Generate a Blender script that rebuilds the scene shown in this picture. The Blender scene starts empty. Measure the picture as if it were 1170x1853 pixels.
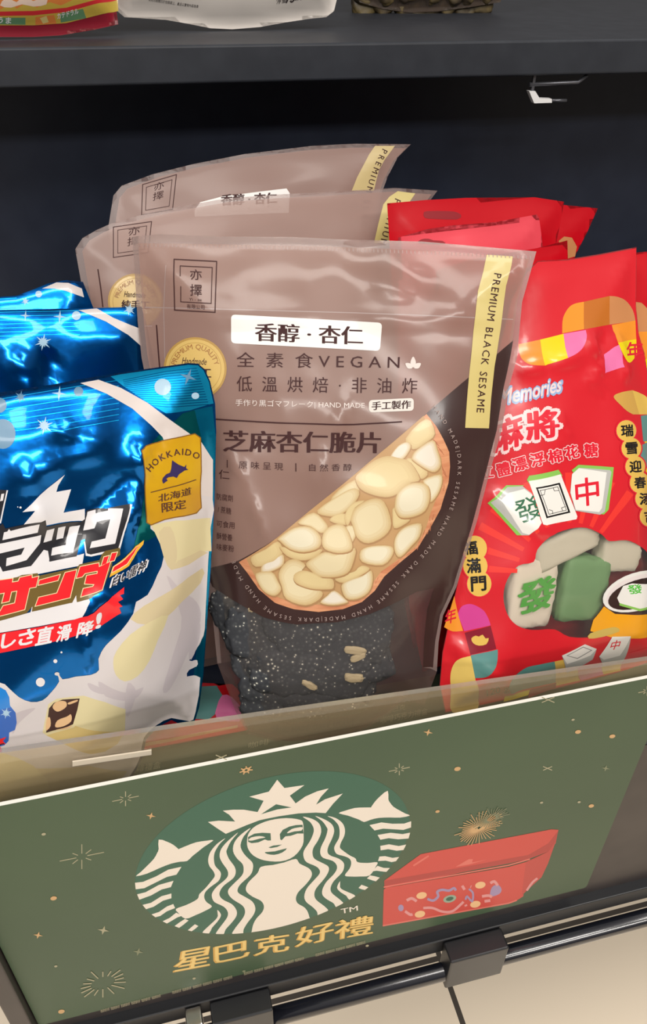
import bpy, bmesh, math, random
import numpy as np
from mathutils import Vector, Matrix
from mathutils.geometry import tessellate_polygon

scene = bpy.context.scene
COL = scene.collection

# ------------------------------------------------------------------ camera
PITCH, YAW, ROLL, FPX = math.radians(36.74), math.radians(14.5), math.radians(1.0), 1425.0
CX, CY = 585.0, 926.5
EYE = np.array([0.0, -0.26, 1.25])
_fw = np.array([math.sin(YAW) * math.cos(PITCH), math.cos(YAW) * math.cos(PITCH), -math.sin(PITCH)])
_rt = np.array([math.cos(YAW), -math.sin(YAW), 0.0])
_up = np.cross(_rt, _fw)
RIGHT = math.cos(ROLL) * _rt + math.sin(ROLL) * _up
UP = -math.sin(ROLL) * _rt + math.cos(ROLL) * _up
ROT = np.stack([RIGHT, UP, -_fw], 1)
cd = bpy.data.cameras.new('camera')
cd.sensor_fit = 'VERTICAL'
cd.sensor_height = 24.0
cd.lens = 24.0 * FPX / 1853.0
cd.clip_start = 0.01
cam = bpy.data.objects.new('camera', cd)
COL.objects.link(cam)
M = Matrix.Identity(4)
for i in range(3):
    for j in range(3):
        M[i][j] = ROT[i, j]
    M[i][3] = EYE[i]
cam.matrix_world = M
scene.camera = cam

# ------------------------------------------------------------------ view, world, lights
scene.view_settings.view_transform = 'Standard'
scene.view_settings.look = 'None'
scene.view_settings.gamma = 1.0
scene.view_settings.use_curve_mapping = False
scene.view_settings.exposure = -0.42
scene.cycles.transparent_max_bounces = 24
scene.cycles.max_bounces = 8
scene.cycles.sample_clamp_indirect = 4.0

w = bpy.data.worlds.new('shop_hall')
scene.world = w
w.use_nodes = True
nt = w.node_tree
bg = nt.nodes['Background']
tc = nt.nodes.new('ShaderNodeTexCoord')
sp = nt.nodes.new('ShaderNodeSeparateXYZ')
mr = nt.nodes.new('ShaderNodeMapRange')
mr.inputs['From Min'].default_value = -1.0
rp = nt.nodes.new('ShaderNodeValToRGB')
nt.links.new(tc.outputs['Generated'], sp.inputs[0])
nt.links.new(sp.outputs['Z'], mr.inputs['Value'])
nt.links.new(mr.outputs[0], rp.inputs[0])
nt.links.new(rp.outputs[0], bg.inputs[0])
el = rp.color_ramp.elements
el[0].position = 0.0;  el[0].color = (0.50, 0.42, 0.35, 1)
el[1].position = 1.0;  el[1].color = (0.85, 0.80, 0.76, 1)
for pos, c in ((0.40, (0.36, 0.30, 0.26, 1)), (0.52, (0.15, 0.135, 0.13, 1)), (0.58, (0.22, 0.205, 0.19, 1)), (0.66, (0.62, 0.58, 0.55, 1))):
    e = el.new(pos); e.color = c
bg.inputs['Strength'].default_value = 0.55

def area(name, loc, target, sx, sy, power, color=(1, 0.95, 0.89)):
    l = bpy.data.lights.new(name, 'AREA')
    l.shape = 'RECTANGLE'; l.size = sx; l.size_y = sy; l.energy = power; l.color = color
    o = bpy.data.objects.new(name, l)
    COL.objects.link(o)
    o.location = loc
    o.rotation_euler = (Vector(target) - Vector(loc)).to_track_quat('-Z', 'Y').to_euler()
    return o

area('ceiling_lamp', (-0.15, -1.45, 2.75), (-0.15, -1.2, 0), 1.2, 0.5, 32)
area('ceiling_lamp', (1.15, -0.75, 2.75), (1.0, -0.7, 0), 1.2, 0.4, 28)
area('ceiling_lamp', (-1.2, -0.5, 2.75), (-1.1, -0.5, 0), 0.5, 1.2, 26)
area('ceiling_lamp', (0.2, -2.9, 2.75), (0.2, -2.4, 0), 2.4, 0.4, 88)

# ------------------------------------------------------------------ materials
def lin(c):
    c = c / 255.0
    return c / 12.92 if c <= 0.04045 else ((c + 0.055) / 1.055) ** 2.4

def rgb(r, g, b, k=0.9):
    return (lin(r) * k, lin(g) * k, lin(b) * k, 1.0)

MATS = {}
def mat(name, color, rough=0.45, metal=0.0, spec=0.5, coat=0.0, alpha=1.0, bump=None, wave=None, coat_rough=0.05):
    if name in MATS:
        return MATS[name]
    m = bpy.data.materials.new(name)
    m.use_nodes = True
    n, l = m.node_tree.nodes, m.node_tree.links
    p = n['Principled BSDF']
    p.inputs['Base Color'].default_value = rgb(*color)
    p.inputs['Roughness'].default_value = rough
    p.inputs['Metallic'].default_value = metal
    p.inputs['Specular IOR Level'].default_value = spec
    p.inputs['Coat Weight'].default_value = coat
    p.inputs['Coat Roughness'].default_value = coat_rough
    p.inputs['Alpha'].default_value = alpha
    h = None
    if bump:
        t = n.new('ShaderNodeTexNoise'); c = n.new('ShaderNodeTexCoord')
        t.inputs['Scale'].default_value = bump[0]; t.inputs['Detail'].default_value = 3
        l.new(c.outputs['Object'], t.inputs['Vector'])
        b = n.new('ShaderNodeBump'); b.inputs['Strength'].default_value = bump[1]; b.inputs['Distance'].default_value = 0.002
        l.new(t.outputs['Fac'], b.inputs['Height'])
        l.new(b.outputs['Normal'], p.inputs['Normal'])
        if coat: l.new(b.outputs['Normal'], p.inputs['Coat Normal'])
    MATS[name] = m
    return m

def film(name, tint, gloss=0.12, rough=0.08, haze=0.0, haze_col=(150, 140, 130)):
    """clear plastic: see-through tint, a fresnel gloss and some milky haze"""
    m = bpy.data.materials.new(name)
    m.use_nodes = True
    n, l = m.node_tree.nodes, m.node_tree.links
    n.remove(n['Principled BSDF'])
    out = n['Material Output']
    tr = n.new('ShaderNodeBsdfTransparent'); tr.inputs[0].default_value = (*tint, 1)
    gl = n.new('ShaderNodeBsdfGlossy'); gl.inputs['Roughness'].default_value = rough
    df = n.new('ShaderNodeBsdfDiffuse'); df.inputs[0].default_value = rgb(*haze_col)
    fr = n.new('ShaderNodeLayerWeight'); fr.inputs[0].default_value = 0.5
    pw = n.new('ShaderNodeMath'); pw.operation = 'POWER'; pw.inputs[1].default_value = 4.0
    l.new(fr.outputs['Facing'], pw.inputs[0])
    mu = n.new('ShaderNodeMath'); mu.operation = 'MULTIPLY_ADD'; mu.inputs[1].default_value = 0.8; mu.inputs[2].default_value = gloss
    l.new(pw.outputs[0], mu.inputs[0])
    m1 = n.new('ShaderNodeMixShader'); m1.inputs[0].default_value = haze
    l.new(tr.outputs[0], m1.inputs[1]); l.new(df.outputs[0], m1.inputs[2])
    m2 = n.new('ShaderNodeMixShader')
    l.new(mu.outputs[0], m2.inputs[0]); l.new(m1.outputs[0], m2.inputs[1]); l.new(gl.outputs[0], m2.inputs[2])
    l.new(m2.outputs[0], out.inputs[0])
    return m

def foil(name, color, rough=0.16):
    """metallised pouch film: sealed ribs near the rim from the UV map, fine crinkle from noise"""
    m = bpy.data.materials.new(name)
    m.use_nodes = True
    n, l = m.node_tree.nodes, m.node_tree.links
    p = n['Principled BSDF']
    p.inputs['Base Color'].default_value = rgb(*color, k=1.0)
    p.inputs['Metallic'].default_value = 0.92
    p.inputs['Roughness'].default_value = rough
    p.inputs['Coat Weight'].default_value = 0.25
    c = n.new('ShaderNodeTexCoord')
    t = n.new('ShaderNodeTexNoise'); t.inputs['Scale'].default_value = 28; t.inputs['Detail'].default_value = 4
    l.new(c.outputs['Object'], t.inputs['Vector'])
    b = n.new('ShaderNodeBump'); b.inputs['Strength'].default_value = 0.12; b.inputs['Distance'].default_value = 0.004
    l.new(t.outputs['Fac'], b.inputs['Height'])
    l.new(b.outputs['Normal'], p.inputs['Normal'])
    MATS[name] = m
    return m

def noisy(name, c1, c2, scale, rough=0.5, stretch=(1, 1, 1), lo=0.35, hi=0.65, spec=0.5, coat=0.0):
    m = bpy.data.materials.new(name)
    m.use_nodes = True
    n, l = m.node_tree.nodes, m.node_tree.links
    p = n['Principled BSDF']
    p.inputs['Roughness'].default_value = rough
    p.inputs['Specular IOR Level'].default_value = spec
    p.inputs['Coat Weight'].default_value = coat
    c = n.new('ShaderNodeTexCoord'); mp = n.new('ShaderNodeMapping'); mp.inputs['Scale'].default_value = stretch
    t = n.new('ShaderNodeTexNoise'); t.inputs['Scale'].default_value = scale; t.inputs['Detail'].default_value = 5
    r = n.new('ShaderNodeValToRGB')
    r.color_ramp.elements[0].position = lo; r.color_ramp.elements[0].color = rgb(*c1)
    r.color_ramp.elements[1].position = hi; r.color_ramp.elements[1].color = rgb(*c2)
    l.new(c.outputs['Object'], mp.inputs[0]); l.new(mp.outputs[0], t.inputs['Vector'])
    l.new(t.outputs['Fac'], r.inputs[0]); l.new(r.outputs[0], p.inputs['Base Color'])
    MATS[name] = m
    return m

# ------------------------------------------------------------------ object helpers
def tag(o, label=None, cat=None, group=None, kind=None):
    for k, v in (('label', label), ('category', cat), ('group', group), ('kind', kind)):
        if v: o[k] = v
    return o

def empty(name, loc, label, cat, group=None):
    o = bpy.data.objects.new(name, None)
    o.empty_display_size = 0.02
    o.location = loc
    COL.objects.link(o)
    return tag(o, label, cat, group)

def link(name, me, parent=None, loc=None):
    """link a mesh given in world coordinates; under a parent Empty it is made local to it"""
    o = bpy.data.objects.new(name, me)
    COL.objects.link(o)
    if parent is not None:
        root = parent
        off = Vector((0, 0, 0))
        while root is not None:
            off += Vector(root.location); root = root.parent
        me.transform(Matrix.Translation(-off))
        o.parent = parent
    return o

def boxes(name, mats, items, parent=None, bevel=0.0):
    """items: (x0,x1,y0,y1,z0,z1[,material index])"""
    bm = bmesh.new()
    for it in items:
        x0, x1, y0, y1, z0, z1 = it[:6]
        r = bmesh.ops.create_cube(bm, size=1)
        bmesh.ops.scale(bm, vec=(x1 - x0, y1 - y0, z1 - z0), verts=r['verts'])
        bmesh.ops.translate(bm, vec=((x0 + x1) / 2, (y0 + y1) / 2, (z0 + z1) / 2), verts=r['verts'])
        if len(it) > 6:
            for f in {f for v in r['verts'] for f in v.link_faces}: f.material_index = it[6]
    if bevel:
        bmesh.ops.bevel(bm, geom=bm.edges[:], offset=bevel, segments=3, affect='EDGES', profile=0.5)
    me = bpy.data.meshes.new(name)
    bm.to_mesh(me); bm.free()
    for m in mats: me.materials.append(m)
    return link(name, me, parent)

def tube(name, pts, r, m, parent=None, seg=20):
    bm = bmesh.new()
    rings = []
    for i, p in enumerate(pts):
        p = Vector(p)
        d = (Vector(pts[min(i + 1, len(pts) - 1)]) - Vector(pts[max(i - 1, 0)])).normalized()
        a = d.orthogonal().normalized(); b = d.cross(a)
        rings.append([bm.verts.new(p + (a * math.cos(t) + b * math.sin(t)) * r) for t in (2 * math.pi * k / seg for k in range(seg))])
    for A, B in zip(rings, rings[1:]):
        for k in range(seg):
            bm.faces.new((A[k], A[(k + 1) % seg], B[(k + 1) % seg], B[k])).smooth = True
    bm.faces.new(rings[0][::-1]); bm.faces.new(rings[-1])
    bmesh.ops.recalc_face_normals(bm, faces=bm.faces[:])
    me = bpy.data.meshes.new(name); bm.to_mesh(me); bm.free()
    me.materials.append(m)
    return link(name, me, parent)

# ------------------------------------------------------------------ tracing helpers
def zp(o, s):
    """points read in a crop with origin (x0,y0) and scale k -> photograph frame"""
    x0, y0, k = o
    v = [float(t) for t in s.replace(',', ' ').split()]
    return [(x0 + v[i] * k, y0 + v[i + 1] * k) for i in range(0, len(v), 2)]

F0 = (0, 0, 1.0)

def smooth(pts, n=4, closed=True):
    P = np.array(pts, float); N = len(P); out = []
    rng = range(N) if closed else range(N - 1)
    for i in rng:
        if closed:
            a, b, c, d = P[(i - 1) % N], P[i], P[(i + 1) % N], P[(i + 2) % N]
        else:
            a, b, c, d = P[max(i - 1, 0)], P[i], P[i + 1], P[min(i + 2, N - 1)]
        for t in np.arange(n) / n:
            out.append(0.5 * ((2 * b) + (-a + c) * t + (2 * a - 5 * b + 4 * c - d) * t * t + (-a + 3 * b - 3 * c + d) * t ** 3))
    if not closed: out.append(P[-1])
    return [tuple(p) for p in out]

def arcs(*parts):
    """an outline from open pieces: a plain list stays straight, a tuple ('s', pts) is smoothed"""
    out = []
    for q in parts: out += smooth(q[1], 4, False) if isinstance(q, tuple) else list(q)
    return out

def rays(px):
    px = np.atleast_2d(np.array(px, float))
    v = np.stack([px[:, 0] - CX, -(px[:, 1] - CY), np.full(len(px), -FPX)], 1)
    return v @ ROT.T

class Sheet:
    """a sheet in the world: a plane (origin, across, up) plus a height field over it"""
    def __init__(self, base_px, Y=None, yaw=0.0, lean=0.0, roll=0.0, z=None, flat=False):
        r = rays([base_px])[0]
        if z is not None: self.O = EYE + r * ((z - EYE[2]) / r[2])
        else: self.O = EYE + r * ((Y - EYE[1]) / r[1])
        a, l, q = (math.radians(t) for t in (yaw, lean, roll))
        u = np.array([math.cos(a), math.sin(a), 0]); h = np.array([-math.sin(a), math.cos(a), 0])
        v = h * 1.0 if flat else np.array([0, 0, math.cos(l)]) + h * math.sin(l)
        self.u, self.v = u * math.cos(q) + v * math.sin(q), v * math.cos(q) - u * math.sin(q)
        self.n = np.cross(self.u, self.v)
        self.outline = None
        self.amp = self.thick = 0.0
        self.seal = self.D = 0.02
        self.vr = (0.0, 1.0)
        self.creases = []
        self.crumple = 0.0
        self.seed = 1
        self.lat = None
        self.fscale = 1.0

    def W(self, uv):
        uv = np.atleast_2d(np.asarray(uv, float))
        if self.outline is None: return np.zeros(len(uv))
        if self.lat is None: return self.rawW(uv)
        return self.look(self.lat, uv)

    def look(self, lat, uv):
        """height of the faceted film: every lattice cell is two flat triangles"""
        x = (uv[:, 0] - self.lo[0]) / self.cell; y = (uv[:, 1] - self.lo[1]) / self.cell
        i = np.clip(np.floor(x).astype(int), 0, lat.shape[0] - 2); j = np.clip(np.floor(y).astype(int), 0, lat.shape[1] - 2)
        fu, fv = x - i, y - j
        w00, w10, w01, w11 = lat[i, j], lat[i + 1, j], lat[i, j + 1], lat[i + 1, j + 1]
        return np.where(fu + fv <= 1, w00 + fu * (w10 - w00) + fv * (w01 - w00), w11 + (1 - fu) * (w01 - w11) + (1 - fv) * (w10 - w11))

    def bake(self, cell):
        self.cell = cell
        k0 = np.floor((self.outline.min(0) - 0.02) / cell).astype(int); k1 = np.ceil((self.outline.max(0) + 0.02) / cell).astype(int)
        self.lo = k0 * cell
        X, Y = np.meshgrid(np.arange(k0[0], k1[0] + 1) * cell, np.arange(k0[1], k1[1] + 1) * cell, indexing='ij')
        lat = self.rawW(np.stack([X.ravel(), Y.ravel()], 1)).reshape(X.shape)
        gu, gv = np.gradient(lat, cell)
        self.lat, self.gu, self.gv = lat, gu, gv

    def rawW(self, uv):
        g = self.g(uv)
        vt = np.clip((uv[:, 1] - self.vr[0]) / (self.vr[1] - self.vr[0]), 0, 1)
        prof = 1.0 - 0.75 * vt * vt * (3 - 2 * vt)
        w = self.amp * g * prof
        if self.crumple:
            rnd = np.random.RandomState(self.seed)
            c = np.zeros(len(uv))
            for k in range(9):
                th = rnd.uniform(0, math.pi); fr = rnd.uniform(35, 130) * self.fscale; ph = rnd.uniform(0, 6.28)
                s = np.sin(fr * (uv[:, 0] * math.cos(th) + uv[:, 1] * math.sin(th)) + ph + 1.3 * np.sin(fr * 0.45 * (uv[:, 1] * math.cos(th) - uv[:, 0] * math.sin(th)) + ph * 2))
                c += (1 - np.sqrt(s * s + 0.02)) * (50.0 / fr) if k % 2 else s * 0.5 * (50.0 / fr)
            w = w + self.crumple * c * np.clip(g * 2.0, 0, 1)
        for (a, b, wd, am) in self.creases:
            ab = b - a; L2 = ab @ ab
            t = np.clip(((uv - a) @ ab) / L2, 0, 1)
            d = np.hypot(*(uv - a - t[:, None] * ab).T)
            w = w + am * np.exp(-np.abs(d / wd) ** 1.4) * np.sin(np.pi * np.clip(t * 0.9 + 0.05, 0, 1))
        return w

    def g(self, uv):
        A = self.outline; B = np.roll(A, -1, 0)
        best = np.full(len(uv), 9.0)
        inside = np.zeros(len(uv), bool)
        for a, b in zip(A, B):
            c = ((a[1] > uv[:, 1]) != (b[1] > uv[:, 1]))
            with np.errstate(divide='ignore', invalid='ignore'):
                inside ^= c & (uv[:, 0] < (b[0] - a[0]) * (uv[:, 1] - a[1]) / (b[1] - a[1]) + a[0])
            ab = b - a; L2 = ab @ ab + 1e-18
            t = np.clip(((uv - a) @ ab) / L2, 0, 1)
            best = np.minimum(best, np.hypot(*(uv - a - t[:, None] * ab).T))
        t = np.clip((np.where(inside, best, 0.0) - self.seal) / self.D, 0, 1)
        return np.sin(math.pi / 2 * t)

    def uv(self, px):
        r = rays(px)
        den = r @ self.n
        w = np.zeros(len(r))
        for it in range(1 if self.outline is None else 14):
            t = ((self.O - EYE) @ self.n + w) / den
            P = EYE + r * t[:, None] - self.O
            q = np.stack([P @ self.u, P @ self.v], 1)
            w = w + (self.W(q) - w) * 0.8
        return q

    def pos(self, uv, lift=0.0, back=False):
        uv = np.atleast_2d(uv)
        w = -self.thick * self.g(uv) if back else self.W(uv) + lift
        return self.O + uv[:, :1] * self.u + uv[:, 1:2] * self.v + np.asarray(w)[:, None] * self.n

    def nor(self, uv):
        uv = np.atleast_2d(uv)
        if self.lat is None: return np.repeat(self.n[None], len(uv), 0)
        wu, wv = self.look(self.gu, uv), self.look(self.gv, uv)
        N = self.n - wu[:, None] * self.u - wv[:, None] * self.v
        return N / np.linalg.norm(N, axis=1)[:, None]

    def crease(self, px, wd, am):
        q = self.uv(px)
        for a, b in zip(q, q[1:]):
            self.pend.append((a, b, wd, am))

def gridcut(polys, cell):
    """tessellate [outer, hole, ...] (uv) and cut it on a fixed grid; returns verts, faces"""
    bm = bmesh.new()
    vs = [bm.verts.new((p[0], p[1], 0)) for ring in polys for p in ring]
    tris = tessellate_polygon([[Vector((p[0], p[1], 0)) for p in ring] for ring in polys])
    for t in tris:
        try: bm.faces.new([vs[i] for i in t])
        except ValueError: pass
    cut_bm(bm, cell)
    return dump(bm)

def cut_bm(bm, cell):
    """cut along the lattice lines u, v and u + v = k * cell"""
    if not cell or not bm.verts: return
    for d in (Vector((1, 0, 0)), Vector((0, 1, 0)), Vector((1, 1, 0))):
        c = [v.co.dot(d) for v in bm.verts]
        for k in range(math.ceil(min(c) / cell), math.floor(max(c) / cell) + 1):
            co = d * (k * cell / d.length_squared)
            bmesh.ops.bisect_plane(bm, geom=bm.verts[:] + bm.edges[:] + bm.faces[:], plane_co=co, plane_no=d, dist=1e-7)

def dump(bm):
    bm.verts.index_update()
    V = np.array([(v.co.x, v.co.y) for v in bm.verts]).reshape(-1, 2)
    F = [[v.index for v in f.verts] for f in bm.faces]
    A = [sum(V[f[i]][0] * V[f[(i + 1) % len(f)]][1] - V[f[(i + 1) % len(f)]][0] * V[f[i]][1] for i in range(len(f))) for f in F]
    bm.free()
    return V, [f if a > 0 else f[::-1] for f, a in zip(F, A)]

_txt = {}
def glyphs(s, bold, spc):
    key = (s, bold, spc)
    if key not in _txt:
        c = bpy.data.curves.new('lettering', 'FONT')
        c.body = s; c.resolution_u = 2; c.offset = bold; c.space_character = spc
        o = bpy.data.objects.new('lettering', c)
        COL.objects.link(o)
        dg = bpy.context.evaluated_depsgraph_get()
        me = bpy.data.meshes.new_from_object(o.evaluated_get(dg))
        V = np.array([v.co[:2] for v in me.vertices]).reshape(-1, 2)
        F = [list(p.vertices) for p in me.polygons]
        bpy.data.objects.remove(o); bpy.data.curves.remove(c); bpy.data.meshes.remove(me)
        _txt[key] = (V, F)
    return _txt[key]

class Print:
    """ink and stickers lying on a sheet; every shape follows the sheet's height field"""
    def __init__(self, sh, name, parent, lift=2e-4, step=5e-5, cell=0.005):
        self.sh, self.name, self.parent, self.lift, self.step, self.cell = sh, name, parent, lift * 0.4, 3e-6, cell
        self.V, self.L, self.F, self.MI, self.mats = [], [], [], [], []
        self.n = 0

    def add(self, V, F, m, cut=True):
        if cut and self.sh.lat is not None:
            bm = bmesh.new()
            vs = [bm.verts.new((q[0], q[1], 0)) for q in V]
            for f in F:
                try: bm.faces.new([vs[i] for i in f])
                except ValueError: pass
            cut_bm(bm, self.sh.cell)
            V, F = dump(bm)
        if m not in self.mats: self.mats.append(m)
        i = self.mats.index(m); b = len(self.V)
        self.V += [tuple(v) for v in V]; self.L += [self.lift] * len(V)
        self.F += [[b + j for j in f] for f in F]; self.MI += [i] * len(F)
        self.lift += self.step

    def poly(self, px, m, sm=0, holes=(), cell=-1):
        rings = [px] + list(holes)
        if sm: rings = [smooth(r, sm) for r in rings]
        self.polyuv([self.sh.uv(r) for r in rings], m, cell)

    def polyuv(self, rings, m, cell=-1):
        self.add(*gridcut(rings, 0), m)

    def ellipse(self, c, rx, ry, m, rot=0, n=28, **k):
        a = math.radians(rot)
        self.poly([(c[0] + rx * math.cos(t) * math.cos(a) - ry * math.sin(t) * math.sin(a), c[1] + rx * math.cos(t) * math.sin(a) + ry * math.sin(t) * math.cos(a)) for t in (2 * math.pi * i / n for i in range(n))], m, **k)

    def ribbon(self, px, wd, m, closed=False, sm=0, taper=False):
        if sm: px = smooth(px, sm, closed)
        P = np.array(px, float); N = len(P); A, B = [], []
        for i in range(N):
            a, c = (P[(i - 1) % N], P[(i + 1) % N]) if closed else (P[max(i - 1, 0)], P[min(i + 1, N - 1)])
            d1 = P[i] - a; d2 = c - P[i]
            d1 = d1 / (np.linalg.norm(d1) + 1e-9); d2 = d2 / (np.linalg.norm(d2) + 1e-9)
            t = d1 + d2; t = t / (np.linalg.norm(t) + 1e-9); nn = np.array([-t[1], t[0]])
            k = 1.0
            if np.linalg.norm(d1) > .5 and np.linalg.norm(d2) > .5: k = 1 / max(0.5, abs(t @ d1))
            h = wd / 2 * k * ((1 - i / (N - 1)) if taper else 1)
            A.append(P[i] + nn * h); B.append(P[i] - nn * h)
        q = self.sh.uv(A + B)
        F = [[i, N + i, N + (i + 1) % N, (i + 1) % N] for i in range(N if closed else N - 1)]
        F2 = []
        for f in F:
            ar = sum(q[f[i]][0] * q[f[(i + 1) % 4]][1] - q[f[(i + 1) % 4]][0] * q[f[i]][1] for i in range(4))
            F2.append(f if ar > 0 else f[::-1])
        self.add(q, F2, m)

    def text(self, s, p0, p1, p2, m, bold=0.0, spc=1.0, heavy=0.0, cell=0):
        """ink box of the line: p0 bottom-left, p1 bottom-right, p2 top-left (photograph frame)"""
        q = self.sh.uv([p0, p1, p2])
        V, F = glyphs(s, 0.0, spc)
        lo, hi = V.min(0), V.max(0)
        T = (V - lo) / (hi - lo)
        for dx, dy in self.weights(bold, heavy):
            P = q[0] + (T[:, :1] + dx / (hi[0] - lo[0])) * (q[1] - q[0]) + (T[:, 1:] + dy / (hi[1] - lo[1])) * (q[2] - q[0])
            self.addtext(P, F, m)
        self.lift += self.step

    def weights(self, bold, heavy):
        """shifts that thicken a line of type evenly (bold) and its uprights more (heavy)"""
        r = max(0.0, bold)
        ring = [(0.0, 0.0)]
        if r > 0.001:
            for rr in ([r] if r < 0.03 else [r * .5, r]):
                ring += [(rr * math.cos(t), rr * math.sin(t)) for t in (math.pi * k / 4 for k in range(8))]
        return [(a + h, b) for a, b in ring for h in ((0.0,) if not heavy else (-heavy, 0.0, heavy))]

    def addtext(self, P, F, m, cell=0):
        ar = 0
        for f in F[:6]:
            ar += sum(P[f[i]][0] * P[f[(i + 1) % len(f)]][1] - P[f[(i + 1) % len(f)]][0] * P[f[i]][1] for i in range(len(f)))
        self.add(P, F if ar > 0 else [f[::-1] for f in F], m)
        self.lift += 1e-6 - self.step

    def along(self, s, path, size, m, bold=0.0, gap=None, sm=6, heavy=0.0):
        """characters set one by one on a path, their tops to the left of travel; size: cap height in px"""
        pp = np.array(smooth(path, sm, False)) if sm else np.array(path, float)
        seg = np.linalg.norm(np.diff(pp, axis=0), axis=1); cum = np.r_[0, np.cumsum(seg)]
        total = cum[-1]
        wid = []
        for ch in s:
            k = size / (0.73 if ord(ch) < 0x2000 else 0.92)
            if ch == ' ': wid.append(0.28 * k)
            else:
                V, F = glyphs(ch, 0.0, 1.0); wid.append((V[:, 0].max() - V[:, 0].min()) * k)
        free = (total - sum(wid) + wid[0] / 2 + wid[-1] / 2) / max(1, len(s) - 1) if gap is None else gap
        d = 0.0
        base = top = self.lift
        for i, ch in enumerate(s):
            if i: d += (wid[i - 1] + wid[i]) / 2 + free
            if d > total + 1e-6: break
            p = np.array([np.interp(d, cum, pp[:, 0]), np.interp(d, cum, pp[:, 1])])
            if ch == ' ': continue
            e = np.array([np.interp(min(d + 2, total), cum, pp[:, 0]), np.interp(min(d + 2, total), cum, pp[:, 1])]) - np.array([np.interp(max(d - 2, 0), cum, pp[:, 0]), np.interp(max(d - 2, 0), cum, pp[:, 1])])
            e = e / np.linalg.norm(e); up = np.array([e[1], -e[0]])
            V, F = glyphs(ch, 0.0, 1.0)
            ref = 0.73 if ord(ch) < 0x2000 else 0.92
            k = size / ref
            cx = (V[:, 0].min() + V[:, 0].max()) / 2
            q = self.sh.uv([p, p + e * k, p + up * k])
            self.lift = base
            for dx, dy in self.weights(bold, heavy):
                P = q[0] + (V[:, :1] - cx + dx) * (q[1] - q[0]) + (V[:, 1:] + dy) * (q[2] - q[0])
                self.addtext(P, F, m)
            top = max(top, self.lift)

        self.lift = top + self.step

    def star(self, c, r, m, n=6, inner=0.25, rot=0, sy=1.0):
        P = []
        for i in range(2 * n):
            t = math.pi * i / n + math.radians(rot); k = r if i % 2 == 0 else r * inner
            P.append((c[0] + k * math.sin(t), c[1] - k * math.cos(t) * sy))
        self.poly(P, m, cell=0)

    def burst(self, c, r0, r1, m, n=12, wd=1.6, sy=1.0, rnd=None, skew=0.0):
        for i in range(n):
            t = 2 * math.pi * i / n
            k = r1 * (rnd.uniform(0.7, 1.1) if rnd else (1.0 if i % 2 == 0 else 0.6))
            x, y = math.sin(t), -math.cos(t) * sy
            self.ribbon([(c[0] + x * r0, c[1] + y * r0 + skew * x * r0), (c[0] + x * k, c[1] + y * k + skew * x * k)], wd, m)

    def build(self):
        if not self.V: return None
        uv = np.array(self.V); P = self.sh.pos(uv, np.array(self.L))
        me = bpy.data.meshes.new(self.name)
        me.from_pydata([tuple(p) for p in P], [], self.F)
        for m in self.mats: me.materials.append(m)
        me.polygons.foreach_set('material_index', self.MI)
        me.polygons.foreach_set('use_smooth', [True] * len(self.F))
        me.update()
        me.normals_split_custom_set_from_vertices([tuple(x) for x in self.sh.nor(uv)])
        return link(self.name, me, self.parent)

def pouch(sh, outline_px, name, label, group, front, back, amp, thick, seal=0.006, D=0.04, vr=None, crumple=0.0, seed=1, bottom_uv=(), cell=0.004, fscale=1.0, creases=(), cat='bag', front_name='front_film'):
    """a filled pouch: front and back film joined along a traced outline"""
    q = sh.uv(outline_px)
    if len(bottom_uv): q = np.vstack([q, np.array(bottom_uv)])
    sh.outline = q
    sh.amp, sh.thick, sh.seal, sh.D = amp, thick, seal, D
    sh.vr = vr or (q[:, 1].min() + 0.35 * np.ptp(q[:, 1]), q[:, 1].max())
    sh.crumple, sh.seed = crumple, seed
    sh.pend = []
    for px, wd, am in creases: sh.crease(px, wd, am)
    sh.creases = sh.pend
    sh.fscale = fscale
    sh.bake(cell)
    c = sh.pos(q).mean(0)
    lo = sh.pos(q)[:, 2].min()
    root = empty(name, (c[0], c[1], lo), label, cat, group)
    V, F = gridcut([q], cell)
    me = bpy.data.meshes.new(front_name)
    me.from_pydata([tuple(p) for p in sh.pos(V)], [], F)
    me.materials.append(front)
    me.polygons.foreach_set('use_smooth', [True] * len(F))
    me.normals_split_custom_set_from_vertices([tuple(x) for x in sh.nor(V)])
    link(front_name, me, root)
    V, F = gridcut([q], 0.008)
    me = bpy.data.meshes.new('back_film')
    P = sh.pos(V, back=True)
    me.from_pydata([tuple(p) for p in P], [], [f[::-1] for f in F])
    me.materials.append(back)
    me.polygons.foreach_set('use_smooth', [True] * len(F))
    link('back_film', me, root)
    return root

# ================================================================== the place
SHELF_Z = 0.835
PANEL = noisy('dark_powder_coat', (34, 41, 58), (40, 47, 64), 40, rough=0.42, spec=0.35)
LIP = noisy('slate_powder_coat', (40, 44, 52), (47, 51, 59), 60, rough=0.5, spec=0.4)
BROWNBLACK = noisy('dark_brown_laminate', (52, 46, 45), (62, 55, 53), 30, rough=0.4)
CHROME = mat('satin_chrome', (200, 196, 190), rough=0.22, metal=1.0)
BLACKPL = mat('black_plastic', (30, 31, 34), rough=0.35)
GLINTW = mat('glint_white', (246, 246, 246), rough=0.3)  # only for the light glint under the upper shelf
DARKMETAL = mat('grey_metal', (105, 106, 112), rough=0.35, metal=0.6)

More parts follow.
